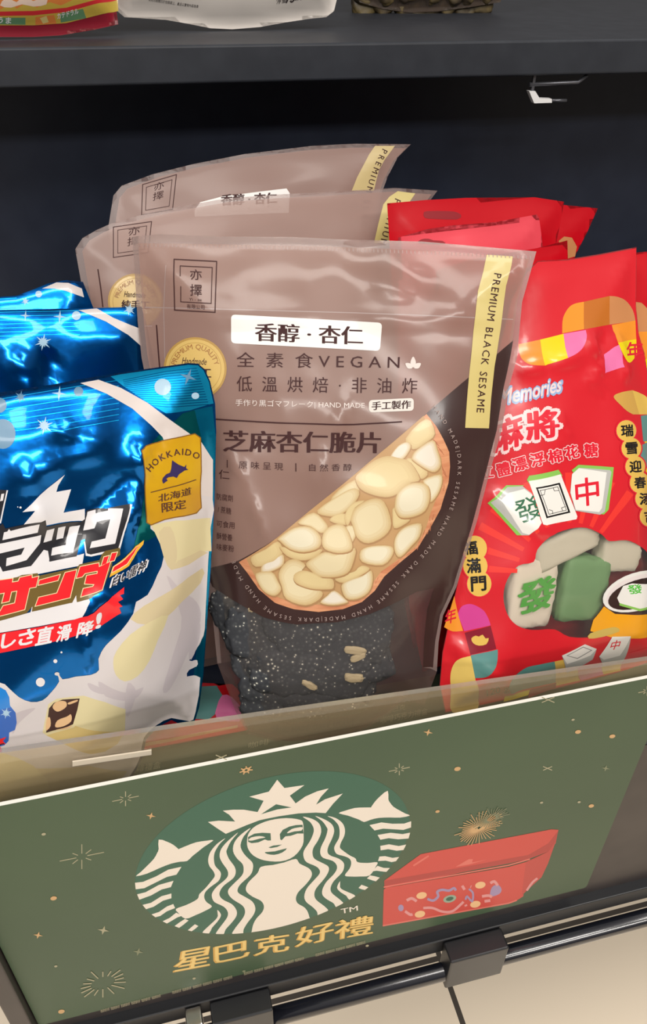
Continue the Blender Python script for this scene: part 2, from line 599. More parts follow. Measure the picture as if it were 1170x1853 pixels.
# floor: large polished beige tiles with thin grout lines
fm = bpy.data.materials.new('beige_floor_tile'); fm.use_nodes = True
n, l = fm.node_tree.nodes, fm.node_tree.links
p = n['Principled BSDF']; p.inputs['Roughness'].default_value = 0.16
c = n.new('ShaderNodeTexCoord'); mp = n.new('ShaderNodeMapping')
mp.inputs['Location'].default_value = (-0.269, 0.45, 0)
br = n.new('ShaderNodeTexBrick')
br.offset = 0.0
br.inputs['Scale'].default_value = 1.0
br.inputs['Brick Width'].default_value = 0.6; br.inputs['Row Height'].default_value = 0.6
br.inputs['Mortar Size'].default_value = 0.0035
br.inputs['Color1'].default_value = rgb(252, 236, 212); br.inputs['Color2'].default_value = rgb(249, 232, 208)
br.inputs['Mortar'].default_value = rgb(84, 78, 72)
l.new(c.outputs['Object'], mp.inputs[0]); l.new(mp.outputs[0], br.inputs['Vector']); l.new(br.outputs['Color'], p.inputs['Base Color'])
bm = bmesh.new()
vs = [bm.verts.new(q) for q in ((-2.5, -3, 0.2), (3.5, -3, 0.2), (3.5, 3, 0.2), (-2.5, 3, 0.2))]
bm.faces.new(vs)
me = bpy.data.meshes.new('floor'); bm.to_mesh(me); bm.free(); me.materials.append(fm)
tag(link('floor', me), kind='structure')

# display fixture
fx = empty('display_shelf', (0.2, 0.2, 0.2), 'dark stepped metal display shelf carrying all the snack bags', 'shelf')
XL, XR = -0.141, 0.95
boxes('shelf_board', [PANEL], [(XL, XR, 0.004, 0.42, SHELF_Z - 0.018, SHELF_Z)], fx)
boxes('back_panel', [PANEL], [(XL - 0.35, XR, 0.42, 0.435, 0.2, 1.165)], fx)
boxes('front_panel', [BROWNBLACK], [(XL + 0.002, XR, 0.004, 0.012, 0.622, SHELF_Z - 0.019)], fx)
boxes('side_post', [BROWNBLACK], [(XL, XL + 0.0125, -0.006, 0.003, 0.2, SHELF_Z)], fx, bevel=0.0015)
boxes('bottom_trim', [BLACKPL], [(XL, XR, -0.004, 0.012, 0.605, 0.6235)], fx, bevel=0.001)
boxes('foot', [BLACKPL], [(0.6, 0.95, 0.1, 0.40, 0.2, 0.6)], fx)
up = boxes('upper_shelf', [LIP], [(XL - 0.35, XR, 0.32, 0.80, 1.1655, 1.1875)], fx, bevel=0.0016)
# hanging bracket rod under the upper shelf with a glint of light built as a solid white piece
def at(px, Y):
    r = rays([px])[0]
    return tuple(EYE + r * ((Y - EYE[1]) / r[1]))
tube('bracket_rod', [at((957, 153), 0.326), at((1045, 149), 0.326), at((1062, 136), 0.326)], 0.0014, DARKMETAL, fx, 10)
def slab(name, px, Y, th, m, parent, sm=0):
    """a traced outline given its own thickness, standing in the plane Y"""
    if sm: px = smooth(px, sm)
    A = [Vector(at(q, Y)) for q in px]
    bm = bmesh.new()
    f = bm.faces.new([bm.verts.new(a) for a in A])
    ex = bmesh.ops.extrude_face_region(bm, geom=[f])
    bmesh.ops.translate(bm, vec=(0, th, 0), verts=[v for v in ex['geom'] if isinstance(v, bmesh.types.BMVert)])
    bmesh.ops.recalc_face_normals(bm, faces=bm.faces[:])
    me = bpy.data.meshes.new(name); bm.to_mesh(me); bm.free(); me.materials.append(m)
    return link(name, me, parent)
boxes('glint_hanger', [DARKMETAL], [(at((962, 165), 0.326)[0] - 0.001, at((962, 165), 0.326)[0] + 0.001, 0.325, 0.327, at((962, 166), 0.326)[2], 1.166)], fx)
slab_ = slab('glint_piece', [(957, 165), (968, 165), (976, 178), (998, 179), (998, 186), (966, 187)], 0.3235, 0.005, GLINTW, fx)
slab_['label'] = 'small white piece under the upper shelf standing for a light glint'
tube('glint_pin', [at((998, 182), 0.326), at((1024, 182), 0.326)], 0.0012, DARKMETAL, fx, 8)

# front guard rail with its brackets
rl = empty('guard_rail', (0.2, -0.012, 0.58), 'glossy black guard rail along the bottom of the shelf front', 'rail')
RAILM = mat('gloss_black_rail', (26, 28, 36), rough=0.22, spec=0.9, coat=0.6)
tube('rail_bar', [(-0.13, -0.012, 0.589), (0.95, -0.012, 0.589)], 0.0068, RAILM, rl, 28)
boxes('rail_bracket', [BLACKPL], [(0.1675, 0.2155, -0.0205, -0.0045, 0.578, 0.6225)], rl, bevel=0.0015)
boxes('rail_bracket', [BLACKPL], [(-0.013, 0.031, -0.0205, -0.0045, 0.578, 0.6225)], rl, bevel=0.0015)
boxes('rail_clip', [CHROME], [(-0.031, -0.019, -0.018, -0.0045, 0.597, 0.6225)], rl, bevel=0.0015)

# ------------------------------------------------------------------ the printed sign
GREEN = noisy('sign_green_card', (62, 84, 60), (68, 90, 64), 6, rough=0.38, spec=0.35)
EDGEW = mat('white_card_edge', (240, 238, 228), rough=0.5)
DISC = mat('logo_green', (50, 98, 78), rough=0.38, spec=0.35)
CREAM = mat('logo_white', (238, 228, 215), rough=0.4)
GOLD = mat('gold_ink', (214, 170, 84), rough=0.4, metal=0.35)
GOLDL = mat('gold_ink_pale', (238, 208, 130), rough=0.4, metal=0.3)
STARW = mat('star_ink', (170, 164, 134), rough=0.5)
STARD = mat('star_ink_faint', (128, 134, 104), rough=0.5)
STARO = mat('star_ink_gold', (206, 166, 116), rough=0.5)
TINR = mat('tin_red', (205, 66, 58), rough=0.4)
TIND = mat('tin_red_dark', (176, 52, 48), rough=0.4)
TINS = mat('tin_red_side', (190, 62, 56), rough=0.4)
TINL = mat('tin_red_light', (222, 110, 98), rough=0.4)
S = Sheet((585, 1345), Y=0.0)
sg = empty('shop_sign', (0.08, 0.0, 0.64), 'green gift sign with round white crowned lady logo below the bags', 'sign')
def rounded(x0, x1, z0, z1, r, n=6):
    out = []
    for cx, cz, a0 in ((x1 - r, z1 - r, 0), (x0 + r, z1 - r, 90), (x0 + r, z0 + r, 180), (x1 - r, z0 + r, 270)):
        for i in range(n + 1):
            a = math.radians(a0 + 90 * i / n); out.append((cx + r * math.cos(a), cz + r * math.sin(a)))
    return out
SX0, SX1, SZ0, SZ1 = -0.1275, 0.287, 0.6425, 0.8925
bm = bmesh.new()
f = bm.faces.new([bm.verts.new((x, 0.0, z)) for x, z in rounded(SX0, SX1, SZ0, SZ1, 0.003)])
if f.normal.y > 0: f.normal_flip()
f.normal_update()
ex = bmesh.ops.extrude_face_region(bm, geom=[f])
bmesh.ops.translate(bm, vec=(0, 0.0022, 0), verts=[v for v in ex['geom'] if isinstance(v, bmesh.types.BMVert)])
bmesh.ops.recalc_face_normals(bm, faces=bm.faces[:])
for g_ in bm.faces: g_.material_index = 0 if abs(g_.normal.y) > 0.9 else 1
me = bpy.data.meshes.new('card'); bm.to_mesh(me); bm.free(); me.materials.append(GREEN); me.materials.append(EDGEW)
link('card', me, sg)

lg = Print(S, 'logo', sg, lift=1.5e-4, step=4e-5)
ell = [(240,1600),(247,1583),(258,1640),(299,1667),(366,1687),(423,1690),(458,1687),(542,1667),(624,1633),(666,1603),(706,1566),(724,1543),(740,1494),(743,1479),(646,1405),(577,1391),(463,1415)]
Q = S.uv(ell)
sol = np.linalg.lstsq(np.c_[2 * Q, np.ones(len(Q))], (Q ** 2).sum(1), rcond=None)[0]
LC = sol[:2]; LR = math.sqrt(sol[2] + LC @ LC)
lg.polyuv([[(LC[0] + LR * math.cos(t), LC[1] + LR * math.sin(t)) for t in (2 * math.pi * i / 96 for i in range(96))]], DISC)
AX = LC[0] + 0.0005
L1 = (230, 1390, 280 / 1170); L2 = (230, 1540, 280 / 1170); L3 = (480, 1380, 280 / 1170); L4 = (480, 1530, 280 / 1170); Z6 = (200, 1370, 580 / 1170)
def both(px, sm=3, clip=True):
    q = S.uv(smooth(px, sm) if sm else px)
    d = q - LC; r = np.hypot(*d.T)
    k = np.where(r > LR, LR / r, 1.0)
    q = LC + d * k[:, None]
    lg.polyuv([q], CREAM)
    lg.polyuv([np.c_[2 * AX - q[:, 0], q[:, 1]][::-1]], CREAM)
both(zp(L1, '238,540 300,555 350,580 386,610') + zp(L1, '390,611 440,590 520,560 600,548 652,545') + zp(L2, '580,-32 540,0 490,40 452,75') + zp(L2, '400,80 330,95 240,130 150,170 66,190') + zp(L2, '100,160 150,112 200,60 226,15') + zp(L1, '238,610'), 2)
both(zp(L2, '38,243 120,232 220,190 310,140 410,118 392,148 372,178 300,195 220,235 130,280 48,292'), 0)
both(zp(L2, '62,330 140,310 240,255 350,224 330,272 260,290 180,335 82,370'), 0)
both(zp(L2, '112,408 180,390 260,340 334,320 334,356 270,375 200,420 140,440'), 0)
both(zp(L2, '184,478 240,460 300,418 348,400 362,430 300,455 250,490 212,500'), 0)
both(zp(L2, '268,530 320,505 370,465 418,488 380,500 330,530 300,547'), 0)
both(zp(L2, '358,566 400,535 436,512 464,524 420,560 392,580'), 0)
both(zp(L2, '458,598 490,570 512,552 538,566 510,590 486,606'), 0)
both(zp(L1, '742,528 680,570 630,630') + zp(L2, '612,60 620,110 650,150 662,185 640,220 590,280 545,325 530,362 450,405 370,436 384,464 440,510 520,482 590,450 640,418 600,385 582,350 590,310 630,270 690,225 708,180 700,150 665,110 655,60') + zp(L1, '660,640 680,600 705,565'), 3)
both(zp(L1, '838,485 760,550 710,610') + zp(L2, '698,40 720,90 755,140 762,180 740,215 680,265 645,310 640,345 660,385 730,420 760,460 755,500 720,550 690,590 668,632 724,632 745,590 790,540 825,490 825,445 790,400 730,370 700,340 700,305 730,260 800,205 820,160 810,115 770,60 750,10') + zp(L1, '755,610 785,550'), 3)
both(zp(L1, '934,450 860,500 810,560') + zp(L2, '800,0 830,55 870,95 880,140 865,185 800,250 765,290 765,325 800,365 870,410 890,450 880,495 840,550 810,590 793,632 868,632 880,590 910,540 955,480 968,430 945,380 890,345 840,315 835,285 860,245 930,180 950,130 945,85 900,40 870,0') + zp(L1, '856,580 880,515'), 3)
both(zp(L2, '680,443 705,470 706,495 680,535 640,580 618,622 568,617 600,580 660,525 685,490'), 2)
# torso: left half and its mirror in one outline
th = S.uv(smooth(zp(L2, '1100,104 1010,118 985,165 920,230 897,275 905,310 950,345 1010,375 1033,415 1020,460 975,510 950,560 938,622'), 3, False))
arc_ = [(x, LC[1] - math.sqrt(max(0, LR ** 2 - (x - LC[0]) ** 2))) for x in np.linspace(th[-1][0], 2 * AX - th[-1][0], 9)]
th[-1][1] = arc_[0][1]
lg.polyuv([[tuple(t) for t in th] + arc_[1:-1] + [(2 * AX - t[0], t[1]) for t in th[::-1]]], CREAM)
lg.poly(zp(Z6, '500,330 520,358 560,376 620,380 668,362 700,322 704,282 702,242 690,228 640,222 580,230 530,250 505,275 498,300'), CREAM, 3)
lg.poly(zp(L1, '912,520 960,494 1020,487 1083,490 1086,545 1062,546 1040,538 990,560 940,566 914,556'), DISC)
lg.poly(zp(L1, '916,543 938,522 1000,512 1045,522 1000,531 945,546'), CREAM, 2)
lg.poly(zp(L3, '112,580 108,540 130,507 180,482 230,471 280,468 288,535 240,535 190,552 150,556 122,586'), DISC)
lg.poly(zp(L3, '163,528 200,500 240,490 280,487 272,512 220,518 175,531'), CREAM, 2)
lg.poly(zp(L3, '22,640 60,625 125,618 90,636 40,645'), DISC)
lg.poly(zp(Z6, '563,346 600,343 643,332 625,348 597,356 572,353'), DISC, 2)
# crown in one outline with the small gap under the star
cr = zp(L1, '610,405 690,395 815,402 770,350 722,320 800,312 880,312 985,330 1030,245 922,214 1070,175 1133,86') + zp(L3, '143,190 295,168 184,248 228,306 300,255 390,215 478,193 420,255 382,316 450,275 584,232 510,310 455,380 380,376 250,382 100,404 0,424') + zp(L1, '1000,392 900,430 745,495 690,460')
lg.poly(cr, CREAM)
lg.poly(zp(L3, '-35,389 80,313 198,337 90,352'), DISC)
lg.build()

wr = Print(S, 'gold_lettering', sg, lift=2e-4, step=4e-5)
Z7 = (300, 1640, 1 / 3)
for ch, q in (('星', '40,358 232,322 60,250'), ('巴', '265,312 450,272 262,222'), ('克', '478,270 664,240 478,172'), ('好', '702,222 900,178 706,120'), ('禮', '916,182 1116,148 922,78')):
    p0, p1, p2 = zp(Z7, q)
    wr.text(ch, p0, p1, p2, GOLD, bold=0.008, heavy=0.022)
    wr.text(ch, (p0[0] + 1, p0[1] - 1), (p1[0] + 1, p1[1] - 1), (p2[0] + 1, p2[1] - 1), GOLDL, bold=-0.002)
wr.text('TM', *zp(L4, '572,514 698,488 568,478'), CREAM, bold=0.01)
for k in range(26):      # the line of tiny print along the bottom edge
    x0 = 182 + k * 18.5
    y0 = 1832 - (x0 - 182) * 0.262
    if k % 7 == 6: continue
    wr.text('禮盒數量有限', (x0, y0), (x0 + 16, y0 - 4.2), (x0 - 0.5, y0 - 5.5), STARW)
wr.build()

st = Print(S, 'star_pattern', sg, lift=1.2e-4, step=1e-5)
rnd = random.Random(4)
SY = 0.56
for x, y, r in ((722, 1392, 19), (148, 1550, 40), (227, 1445, 24), (1170, 1250, 16)):
    st.burst((x, y), r * 0.25, r, STARW, 8, 1.5, SY, skew=-0.2)
for x, y, r in ((991, 1266, 14), (990, 1390, 10), (400, 1370, 12)):
    for a in (35, 145):
        dx, dy = r * math.cos(math.radians(a)), r * 0.6 * math.sin(math.radians(a))
        st.ribbon([(x - dx, y - dy), (x + dx, y + dy)], 1.6, STARW)
for x, y, r, m in ((273, 1476, 9, STARO), (774, 1325, 9, STARO), (69, 1692, 9, STARO), (187, 1683, 11, STARW), (250, 1722, 10, STARD), (1095, 1390, 8, STARD), (150, 1683, 0, STARD)):
    if r: st.star((x, y), r, m, 4, 0.3, 12, 0.75)
for x, y, r, m in ((827, 1391, 6, STARO), (79, 1509, 4, STARW), (97, 1625, 6, STARO), (111, 1830, 6, STARO), (101, 1748, 3, STARW), (1045, 1324, 5.5, STARO), (1107, 1332, 5.5, STARO), (1036, 1302, 3, STARW), (1069, 1458, 5, STARO), (791, 1468, 4, STARO), (979, 1452, 3, STARW), (1047, 1451, 3, STARW), (664, 1711, 3, STARW), (351, 1770, 3, STARW), (441, 1757, 3, STARD)):
    st.ellipse((x, y), r, r * 0.62, m, -12, 12, cell=0)
st.burst((445, 1393), 3, 12, STARO, 14, 2.2, 0.6, skew=-0.2)
st.burst((186, 1778), 22, 52, STARW, 16, 2.0, 0.5, rnd, skew=-0.25)
st.burst((866, 1497), 3, 44, STARO, 40, 1.3, 0.62, rnd, skew=-0.3)
st.burst((888, 1480), 8, 32, STARD, 30, 1.1, 0.6, rnd, skew=-0.3)
st.build()

# the red tin pictured on the sign
tin = Print(S, 'tin_picture', sg, lift=3e-4, step=4e-5)
ZT = (680, 1490, 350 / 1170)
tin.poly(zp(ZT, '50,345 270,185 400,160 1060,35 1102,38 1085,120 1040,170 920,215 800,238 50,390'), TINR)
tin.poly(zp(ZT, '60,388 800,262 905,232 890,440 850,465 800,485 40,622 46,400'), TINR)
tin.poly(zp(ZT, '905,232 1040,170 1085,110 1040,240 1000,325 950,370 880,435'), TINS)
tin.poly(zp(ZT, '52,345 500,268 800,212 920,190 1040,120 1102,42 1085,112 1040,170 920,215 800,242 50,378'), TIND)
tin.ribbon(zp(ZT, '46,385 500,306 800,252 930,215'), 2.2, TINL)
tin.ribbon(zp(ZT, '40,618 800,482 850,464'), 2.5, TINL)
tin.ribbon(zp(ZT, '225,255 318,195'), 3.0, TINL)
tin.poly(zp(ZT, '480,262 560,215 585,215 580,235 668,218 560,248'), TINL)
TP = mat('tin_cream', (236, 190, 140), rough=0.5); TB = mat('tin_lilac', (164, 142, 178), rough=0.5); TK = mat('tin_pink', (222, 150, 150), rough=0.5)
TG = mat('tin_mint', (150, 170, 150), rough=0.5)
for s, m in (('275,435', TP), ('265,548', TP), ('630,372', TP), ('600,488', TP)):
    tin.ellipse(zp(ZT, s)[0], 9.5, 6, m, -12)
tin.ellipse(zp(ZT, '445,455')[0], 12, 6.5, TG, -15); tin.ellipse(zp(ZT, '445,455')[0], 7, 3.5, DISC, -15)
tin.ellipse(zp(ZT, '150,510')[0], 5, 6, TB)
tin.poly(zp(ZT, '690,440 700,385 735,370 758,395 745,425'), TB, 3)
for s in ('185,465 215,452 245,470', '175,530 205,550 220,548', '690,360 715,350 735,375', '640,440 680,435 700,445', '520,375 535,400', '545,500 540,490', '570,380 575,382', '655,470 690,465'):
    tin.ribbon(zp(ZT, s), 5, TK, sm=3)
tin.ribbon(zp(ZT, '310,455 345,465 375,440 370,412 400,400 440,405 470,390 482,405'), 4.5, TB, sm=4)
tin.ribbon(zp(ZT, '285,510 340,510 400,532 460,530 510,490 528,472'), 4.5, TK, sm=4)
tin.ribbon(zp(ZT, '560,395 585,420 580,470 550,440 540,460'), 3.5, TB, sm=4)
tin.ribbon(zp(ZT, '910,405 945,355 975,330'), 4, TK, sm=3)
tin.build()

# ------------------------------------------------------------------ clear front guard and liner card
ACR = film('clear_acrylic', (0.95, 0.93, 0.88), gloss=0.03, rough=0.04, haze=0.18, haze_col=(215, 194, 156))  # tan haze puts the room's reflection into the sheet's colour
ACE = film('acrylic_edge', (0.75, 0.75, 0.70), gloss=0.3, rough=0.2, haze=0.35, haze_col=(205, 200, 180))
ag = empty('acrylic_guard', (0.1, 0.01, SHELF_Z), 'clear acrylic guard strip standing behind the green sign', 'guard')
A0 = np.array(at((0, 1363), 0.014)); A1 = np.array(at((1170, 1195), 0.006))
d_ = (A1 - A0)
a0 = A0 - d_ * 0.10; a1 = A1 + d_ * 0.8
bm = bmesh.new()
vs = []
for P, dz in ((a0, None), (a1, None)):
    for y in (0, 0.003):
        for z in (SHELF_Z + 0.0003, P[2]):
            vs.append(bm.verts.new((P[0], P[1] + y, z)))
for f_ in ((0, 1, 5, 4), (2, 6, 7, 3), (1, 3, 7, 5), (0, 4, 6, 2), (0, 2, 3, 1), (4, 5, 7, 6)):
    bm.faces.new([vs[i] for i in f_])
bmesh.ops.recalc_face_normals(bm, faces=bm.faces[:])
for f_ in bm.faces: f_.material_index = 1 if f_.normal.z > 0.8 else 0
me = bpy.data.meshes.new('guard_sheet'); bm.to_mesh(me); bm.free(); me.materials.append(ACR); me.materials.append(ACE)
link('guard_sheet', me, ag)
slab('tape_strip', [(131, 1379), (274, 1358), (274, 1366), (131, 1387)], 0.0115, 0.0008, mat('white_tape', (222, 210, 190), rough=0.35), ag)

FL = Sheet((450, 1370), z=SHELF_Z + 0.0006, flat=True)
lc = empty('liner_card', (0.1, 0.03, SHELF_Z), 'green printed card lying flat on the shelf behind the clear guard', 'card')
boxes('card', [noisy('liner_green', (70, 86, 68), (78, 94, 74), 9, rough=0.4)], [(XL + 0.004, 0.6, 0.019, 0.078, SHELF_Z + 0.0001, SHELF_Z + 0.0006)], lc)
lp = Print(FL, 'card_lettering', lc, lift=1e-4, step=1e-5)
LPW = mat('liner_ink', (150, 152, 126), rough=0.6)
lp.text('咖啡禮盒', (232, 1401), (290, 1390), (234, 1388), LPW)
lp.text('100', (228, 1421), (268, 1413), (229, 1408), LPW, bold=0.015)
lp.text('咖啡', (449, 1355), (487, 1347), (450, 1344), LPW)
lp.text('190', (480, 1368), (523, 1358), (481, 1357), LPW, bold=0.015)
lp.text('星巴克', (697, 1291), (733, 1284), (697, 1281), LPW)
lp.text('咖啡巧克力禮盒', (688, 1310), (773, 1293), (689, 1297), LPW)
lp.build()

# ================================================================== brown sesame and almond pouches
FROST = film('frosted_seal', (0.80, 0.74, 0.72), gloss=0.04, rough=0.3, haze=0.28, haze_col=(206, 182, 176))
CLEARF = film('clear_pouch_film', (0.90, 0.86, 0.84), gloss=0.05, rough=0.12, haze=0.10, haze_col=(160, 158, 158))
TAUPE = mat('taupe_print', (180, 144, 132), rough=0.3, coat=0.2, spec=0.4, coat_rough=0.12, alpha=0.54)
TAUPE2 = mat('taupe_print_seal', (160, 140, 136), rough=0.35, coat=0.2)
BACKT = mat('taupe_back_film', (120, 76, 66), rough=0.5, spec=0.2, alpha=0.34)
DARKB = mat('dark_brown_print', (62, 42, 40), rough=0.28, coat=0.3, coat_rough=0.12)
INK = mat('dark_brown_ink', (66, 38, 38), rough=0.5, spec=0.15)
INKL = mat('brown_ink_thin', (70, 42, 42), rough=0.5, spec=0.15)
STICK = mat('white_sticker', (240, 236, 233), rough=0.35, coat=0.2)
WINK = mat('white_ink', (226, 214, 208), rough=0.4)
YEL = mat('pale_gold_strip', (212, 194, 124), rough=0.35, coat=0.2)
YELD = mat('gold_strip_top', (206, 184, 130), rough=0.35)
MEDAL = mat('gold_medallion', (218, 184, 106), rough=0.35, coat=0.2)
MEDRIM = mat('gold_medallion_rim', (184, 146, 76), rough=0.35)
MEDINK = mat('medallion_ink', (168, 116, 62), rough=0.4)
WOOD = noisy('bowl_wood_print', (222, 160, 118), (198, 126, 88), 60, rough=0.35, stretch=(1, 1, 6))
WOODL = mat('bowl_wood_grain', (180, 110, 76), rough=0.4)
NUTBED = mat('almond_bed_print', (192, 152, 104), rough=0.35)
NUT = [mat('almond_print_%s' % k, c, rough=0.32, coat=0.15) for k, c in (('cream', (232, 218, 176)), ('pale', (236, 228, 200)), ('warm', (226, 206, 152)), ('white', (238, 230, 214)))]
NUTE = mat('almond_edge_print', (172, 132, 88), rough=0.35)
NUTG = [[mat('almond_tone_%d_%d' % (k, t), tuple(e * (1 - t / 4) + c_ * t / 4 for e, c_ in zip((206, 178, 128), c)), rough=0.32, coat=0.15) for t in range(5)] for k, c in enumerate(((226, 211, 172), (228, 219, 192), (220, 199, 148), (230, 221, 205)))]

def inset(px, k):
    c = np.mean(np.array(px), 0)
    return [tuple(c + (np.array(p) - c) * k) for p in px]

A = Sheet((600, 1335), z=SHELF_Z + 0.003, yaw=-14, lean=22)
outA = [(239,428),(288,424),(392,428),(535,429),(610,433),(762,437),(880,447),(970,455),(944,547),(935,647),(920,702),(907,779),(883,864),(862,945),(825,1063),(801,1114),(793,1162),(790,1215),(767,1276),(735,1268),(700,1295),(650,1326),(606,1340),(521,1346),(448,1328),(425,1285),(393,1200),(384,1110),(365,1040),(325,930),(290,800),(262,677),(256,647),(249,582),(243,485)]
bagA = pouch(A, outA, 'snack_pouch', 'front brown almond pouch with clear window of black crisps below', 'brown sesame almond pouches', CLEARF, BACKT,
             amp=0.020, thick=0.009, seal=0.004, D=0.045, crumple=0.0008, seed=5,
             creases=[([(400, 800), (450, 880), (490, 1000)], 0.003, 0.0022), ([(660, 500), (760, 540), (850, 560)], 0.006, 0.002), ([(620, 470), (700, 480), (800, 520)], 0.005, -0.0016), ([(300, 555), (600, 562), (930, 570)], 0.002, 0.0012), ([(300, 572), (600, 578), (925, 585)], 0.002, 0.0010), ([(640, 700), (600, 800), (560, 900)], 0.004, 0.0015)])
film_ = Print(A, 'printed_film', bagA, lift=2e-4)
film_.poly([(250,440),(400,442),(610,447),(762,452),(958,468),(935,547),(924,640),(845,685),(772,747),(643,857),(502,972),(430,1015),(370,1030),(338,930),(303,800),(273,677),(266,640),(260,582),(253,485)], TAUPE)
film_.poly([(928,616),(845,685),(772,747),(643,857),(502,972),(430,1015),(372,1030),(384,1062),(425,1088),(477,1117),(537,1130),(609,1126),(669,1111),(712,1092),(755,1070),(785,1064),(773,1101),(767,1157),(765,1208),(783,1208),(787,1160),(796,1112),(820,1060),(855,945),(876,864),(898,779),(911,700),(922,650)], DARKB)
film_.ribbon([(262,590),(275,590)], 1.0, TAUPE2)
film_.ribbon([(283,588),(286,630),(289,668)], 2.6, INK)
# zip line and the dotted heat seal
film_.ribbon([(262,556),(420,560),(640,566),(800,572),(928,578)], 1.8, TAUPE2)
film_.ribbon([(300,480),(296,560),(300,700)], 1.4, TAUPE2)
for k in range(96):
    t = k / 95
    film_.ribbon([(252 + t * 706, 441 + 22 * t ** 1.6), (252.5 + t * 706, 447 + 22 * t ** 1.6)], 2.2, FROST)
film_.build()
seal_ = Print(A, 'heat_seal', bagA, lift=1.2e-4)
seal_.poly(outA[:8] + [(944,547),(935,647),(920,702),(907,779),(883,864),(862,945),(825,1063),(801,1114),(793,1162),(790,1215),(765,1208),(767,1157),(773,1101),(785,1064),(800,1040),(840,940),(870,850),(898,740),(918,640),(932,547),(956,470),(880,461),(762,453),(610,448),(400,443),(254,442),(257,485),(263,582),(270,650),(276,677),(300,790),(335,930),(372,1035),(390,1070),(400,1200),(393,1200),(384,1110),(365,1040),(325,930),(290,800),(262,677),(256,647),(249,582),(243,485)], FROST)
seal_.build()
pic = Print(A, 'bowl_picture', bagA, lift=5e-4, step=4e-6)
bowl = zp((600,740,.2222), '770,40 850,140 910,250 955,350 962,470 950,600 900,760') + zp((480,880,.2906), '1090,140 1030,250 950,380 830,480 740,560 680,650 600,720 480,765 330,782 180,765 60,725') + [(468,1066),(447,1036),(432,1017)]
pic.poly(bowl + [(502,972),(643,857)], WOOD)
inner = [(766,752),(779,790),(784,800),(798,829),(800,864),(793,891),(778,929),(771,953),(753,988),(721,1011),(689,1034),(672,1057),(651,1078),(622,1089),(579,1094),(538,1091),(509,1083),(484,1071),(460,1040),(445,1010)]
rg = random.Random(2)
for k in range(40):
    i = rg.uniform(0, len(inner) - 4); j = int(i)
    a = np.array(inner[j + 1]) * (1 - (i - j)) + np.array(inner[min(j + 2, 19)]) * (i - j)
    d = np.array(inner[min(j + 2, 19)]) - np.array(inner[j + 1]); d = d / (np.linalg.norm(d) + 1e-6); nn = np.array([-d[1], d[0]]) * (1 if d[1] < 0 else -1)
    s0 = a + np.array([6, 3]) * rg.random()
    pic.ribbon([tuple(s0), tuple(s0 + d * rg.uniform(6, 16) + np.array([3, -2]))], 0.9, WOODL)
pic.poly(inner + [(502,972),(643,857)], NUTBED)
Z7b, Z6b = (600, 740, .2222), (480, 880, .2906)
nuts = [(Z7b, '600,240 770,75 840,200 760,280 660,330', 2), (Z7b, '470,400 540,300 620,265 645,310 590,400 520,430', 3), (Z7b, '600,420 640,400 780,510 740,570 690,540 600,450', 2),
        (Z7b, '740,580 880,530 898,600 860,700 800,760 790,650', 1), (Z7b, '0,715 185,575 225,650 210,730 120,820 0,870', 0), (Z7b, '190,560 240,500 340,420 450,380 560,400 640,430 720,570 650,600 590,640 520,700 430,720 300,690 220,640', 2),
        (Z7b, '650,390 690,330 820,250 860,330 890,450 840,515 760,490 660,420', 3), (Z6b, '800,130 900,195 860,240 800,260 790,190', 2), (Z7b, '510,780 530,690 600,620 690,595 780,620 800,720 760,830 660,880 560,885 515,830', 1),
        (Z6b, '320,150 480,40 560,10 585,50 540,120 460,180 380,185', 0), (Z6b, '430,180 500,170 500,240 400,215', 2), (Z6b, '490,200 510,140 560,95 620,88 560,130 535,200 510,245', 2), (Z6b, '500,250 560,250 565,300 530,350', 0), (Z6b, '590,400 660,370 780,370 795,420 730,490 600,470', 1),
        (Z6b, '530,200 560,130 660,75 740,95 785,230 740,310 640,355 570,320 540,240', 0), (Z6b, '800,340 830,280 890,240 970,230 960,310 910,370 840,440 805,410', 1), (Z6b, '200,225 300,160 380,230 385,270 345,290 280,250', 0),
        (Z6b, '0,390 80,340 110,410 50,470 -60,500 -90,440', 2), (Z6b, '-20,490 60,460 110,420 115,480 60,520 -20,540', 3), (Z6b, '-60,540 40,530 80,590 100,640 60,680 0,660 -40,610', 0), (Z6b, '85,370 150,400 250,412 335,390 355,400 300,445 220,460 130,430', 2), (Z6b, '80,320 180,255 280,250 345,310 335,380 240,410 150,390 90,340', 1),
        (Z6b, '430,570 560,530 600,490 650,510 600,550 490,600', 2), (Z6b, '250,480 300,440 370,405 450,420 560,380 545,480 510,540 430,565 330,560 280,520', 0), (Z6b, '350,340 370,270 440,232 500,250 540,350 530,400 450,415 370,390', 0),
        (Z6b, '80,540 130,465 190,450 250,490 180,540 170,590 220,640 350,650 340,700 250,740 130,700 100,620', 0), (Z6b, '470,620 510,585 610,550 660,520 668,590 640,660 570,700 500,695', 1), (Z6b, '175,550 230,520 310,540 360,570 420,575 425,630 380,640 280,635 190,600', 2), (Z6b, '340,722 380,680 430,645 500,700 510,722 420,738', 3)]
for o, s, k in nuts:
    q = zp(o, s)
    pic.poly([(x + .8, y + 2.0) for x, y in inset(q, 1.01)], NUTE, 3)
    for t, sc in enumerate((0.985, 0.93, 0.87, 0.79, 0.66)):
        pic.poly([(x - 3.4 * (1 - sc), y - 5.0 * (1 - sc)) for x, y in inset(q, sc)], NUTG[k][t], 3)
pic.along('HAND MADE|DARK SESAME HAND MADE DARK SESAME HAND MADE|DARK SESAME HAND MADE', [(783,738),(803,768),(820,800),(827,830),(825,870),(814,915),(795,957),(768,995),(735,1030),(705,1063),(680,1087),(640,1108),(590,1116),(540,1116),(500,1108),(475,1090),(452,1062),(436,1040),(426,1015)], 7.2, mat('ring_ink', (170, 150, 144), rough=0.4))
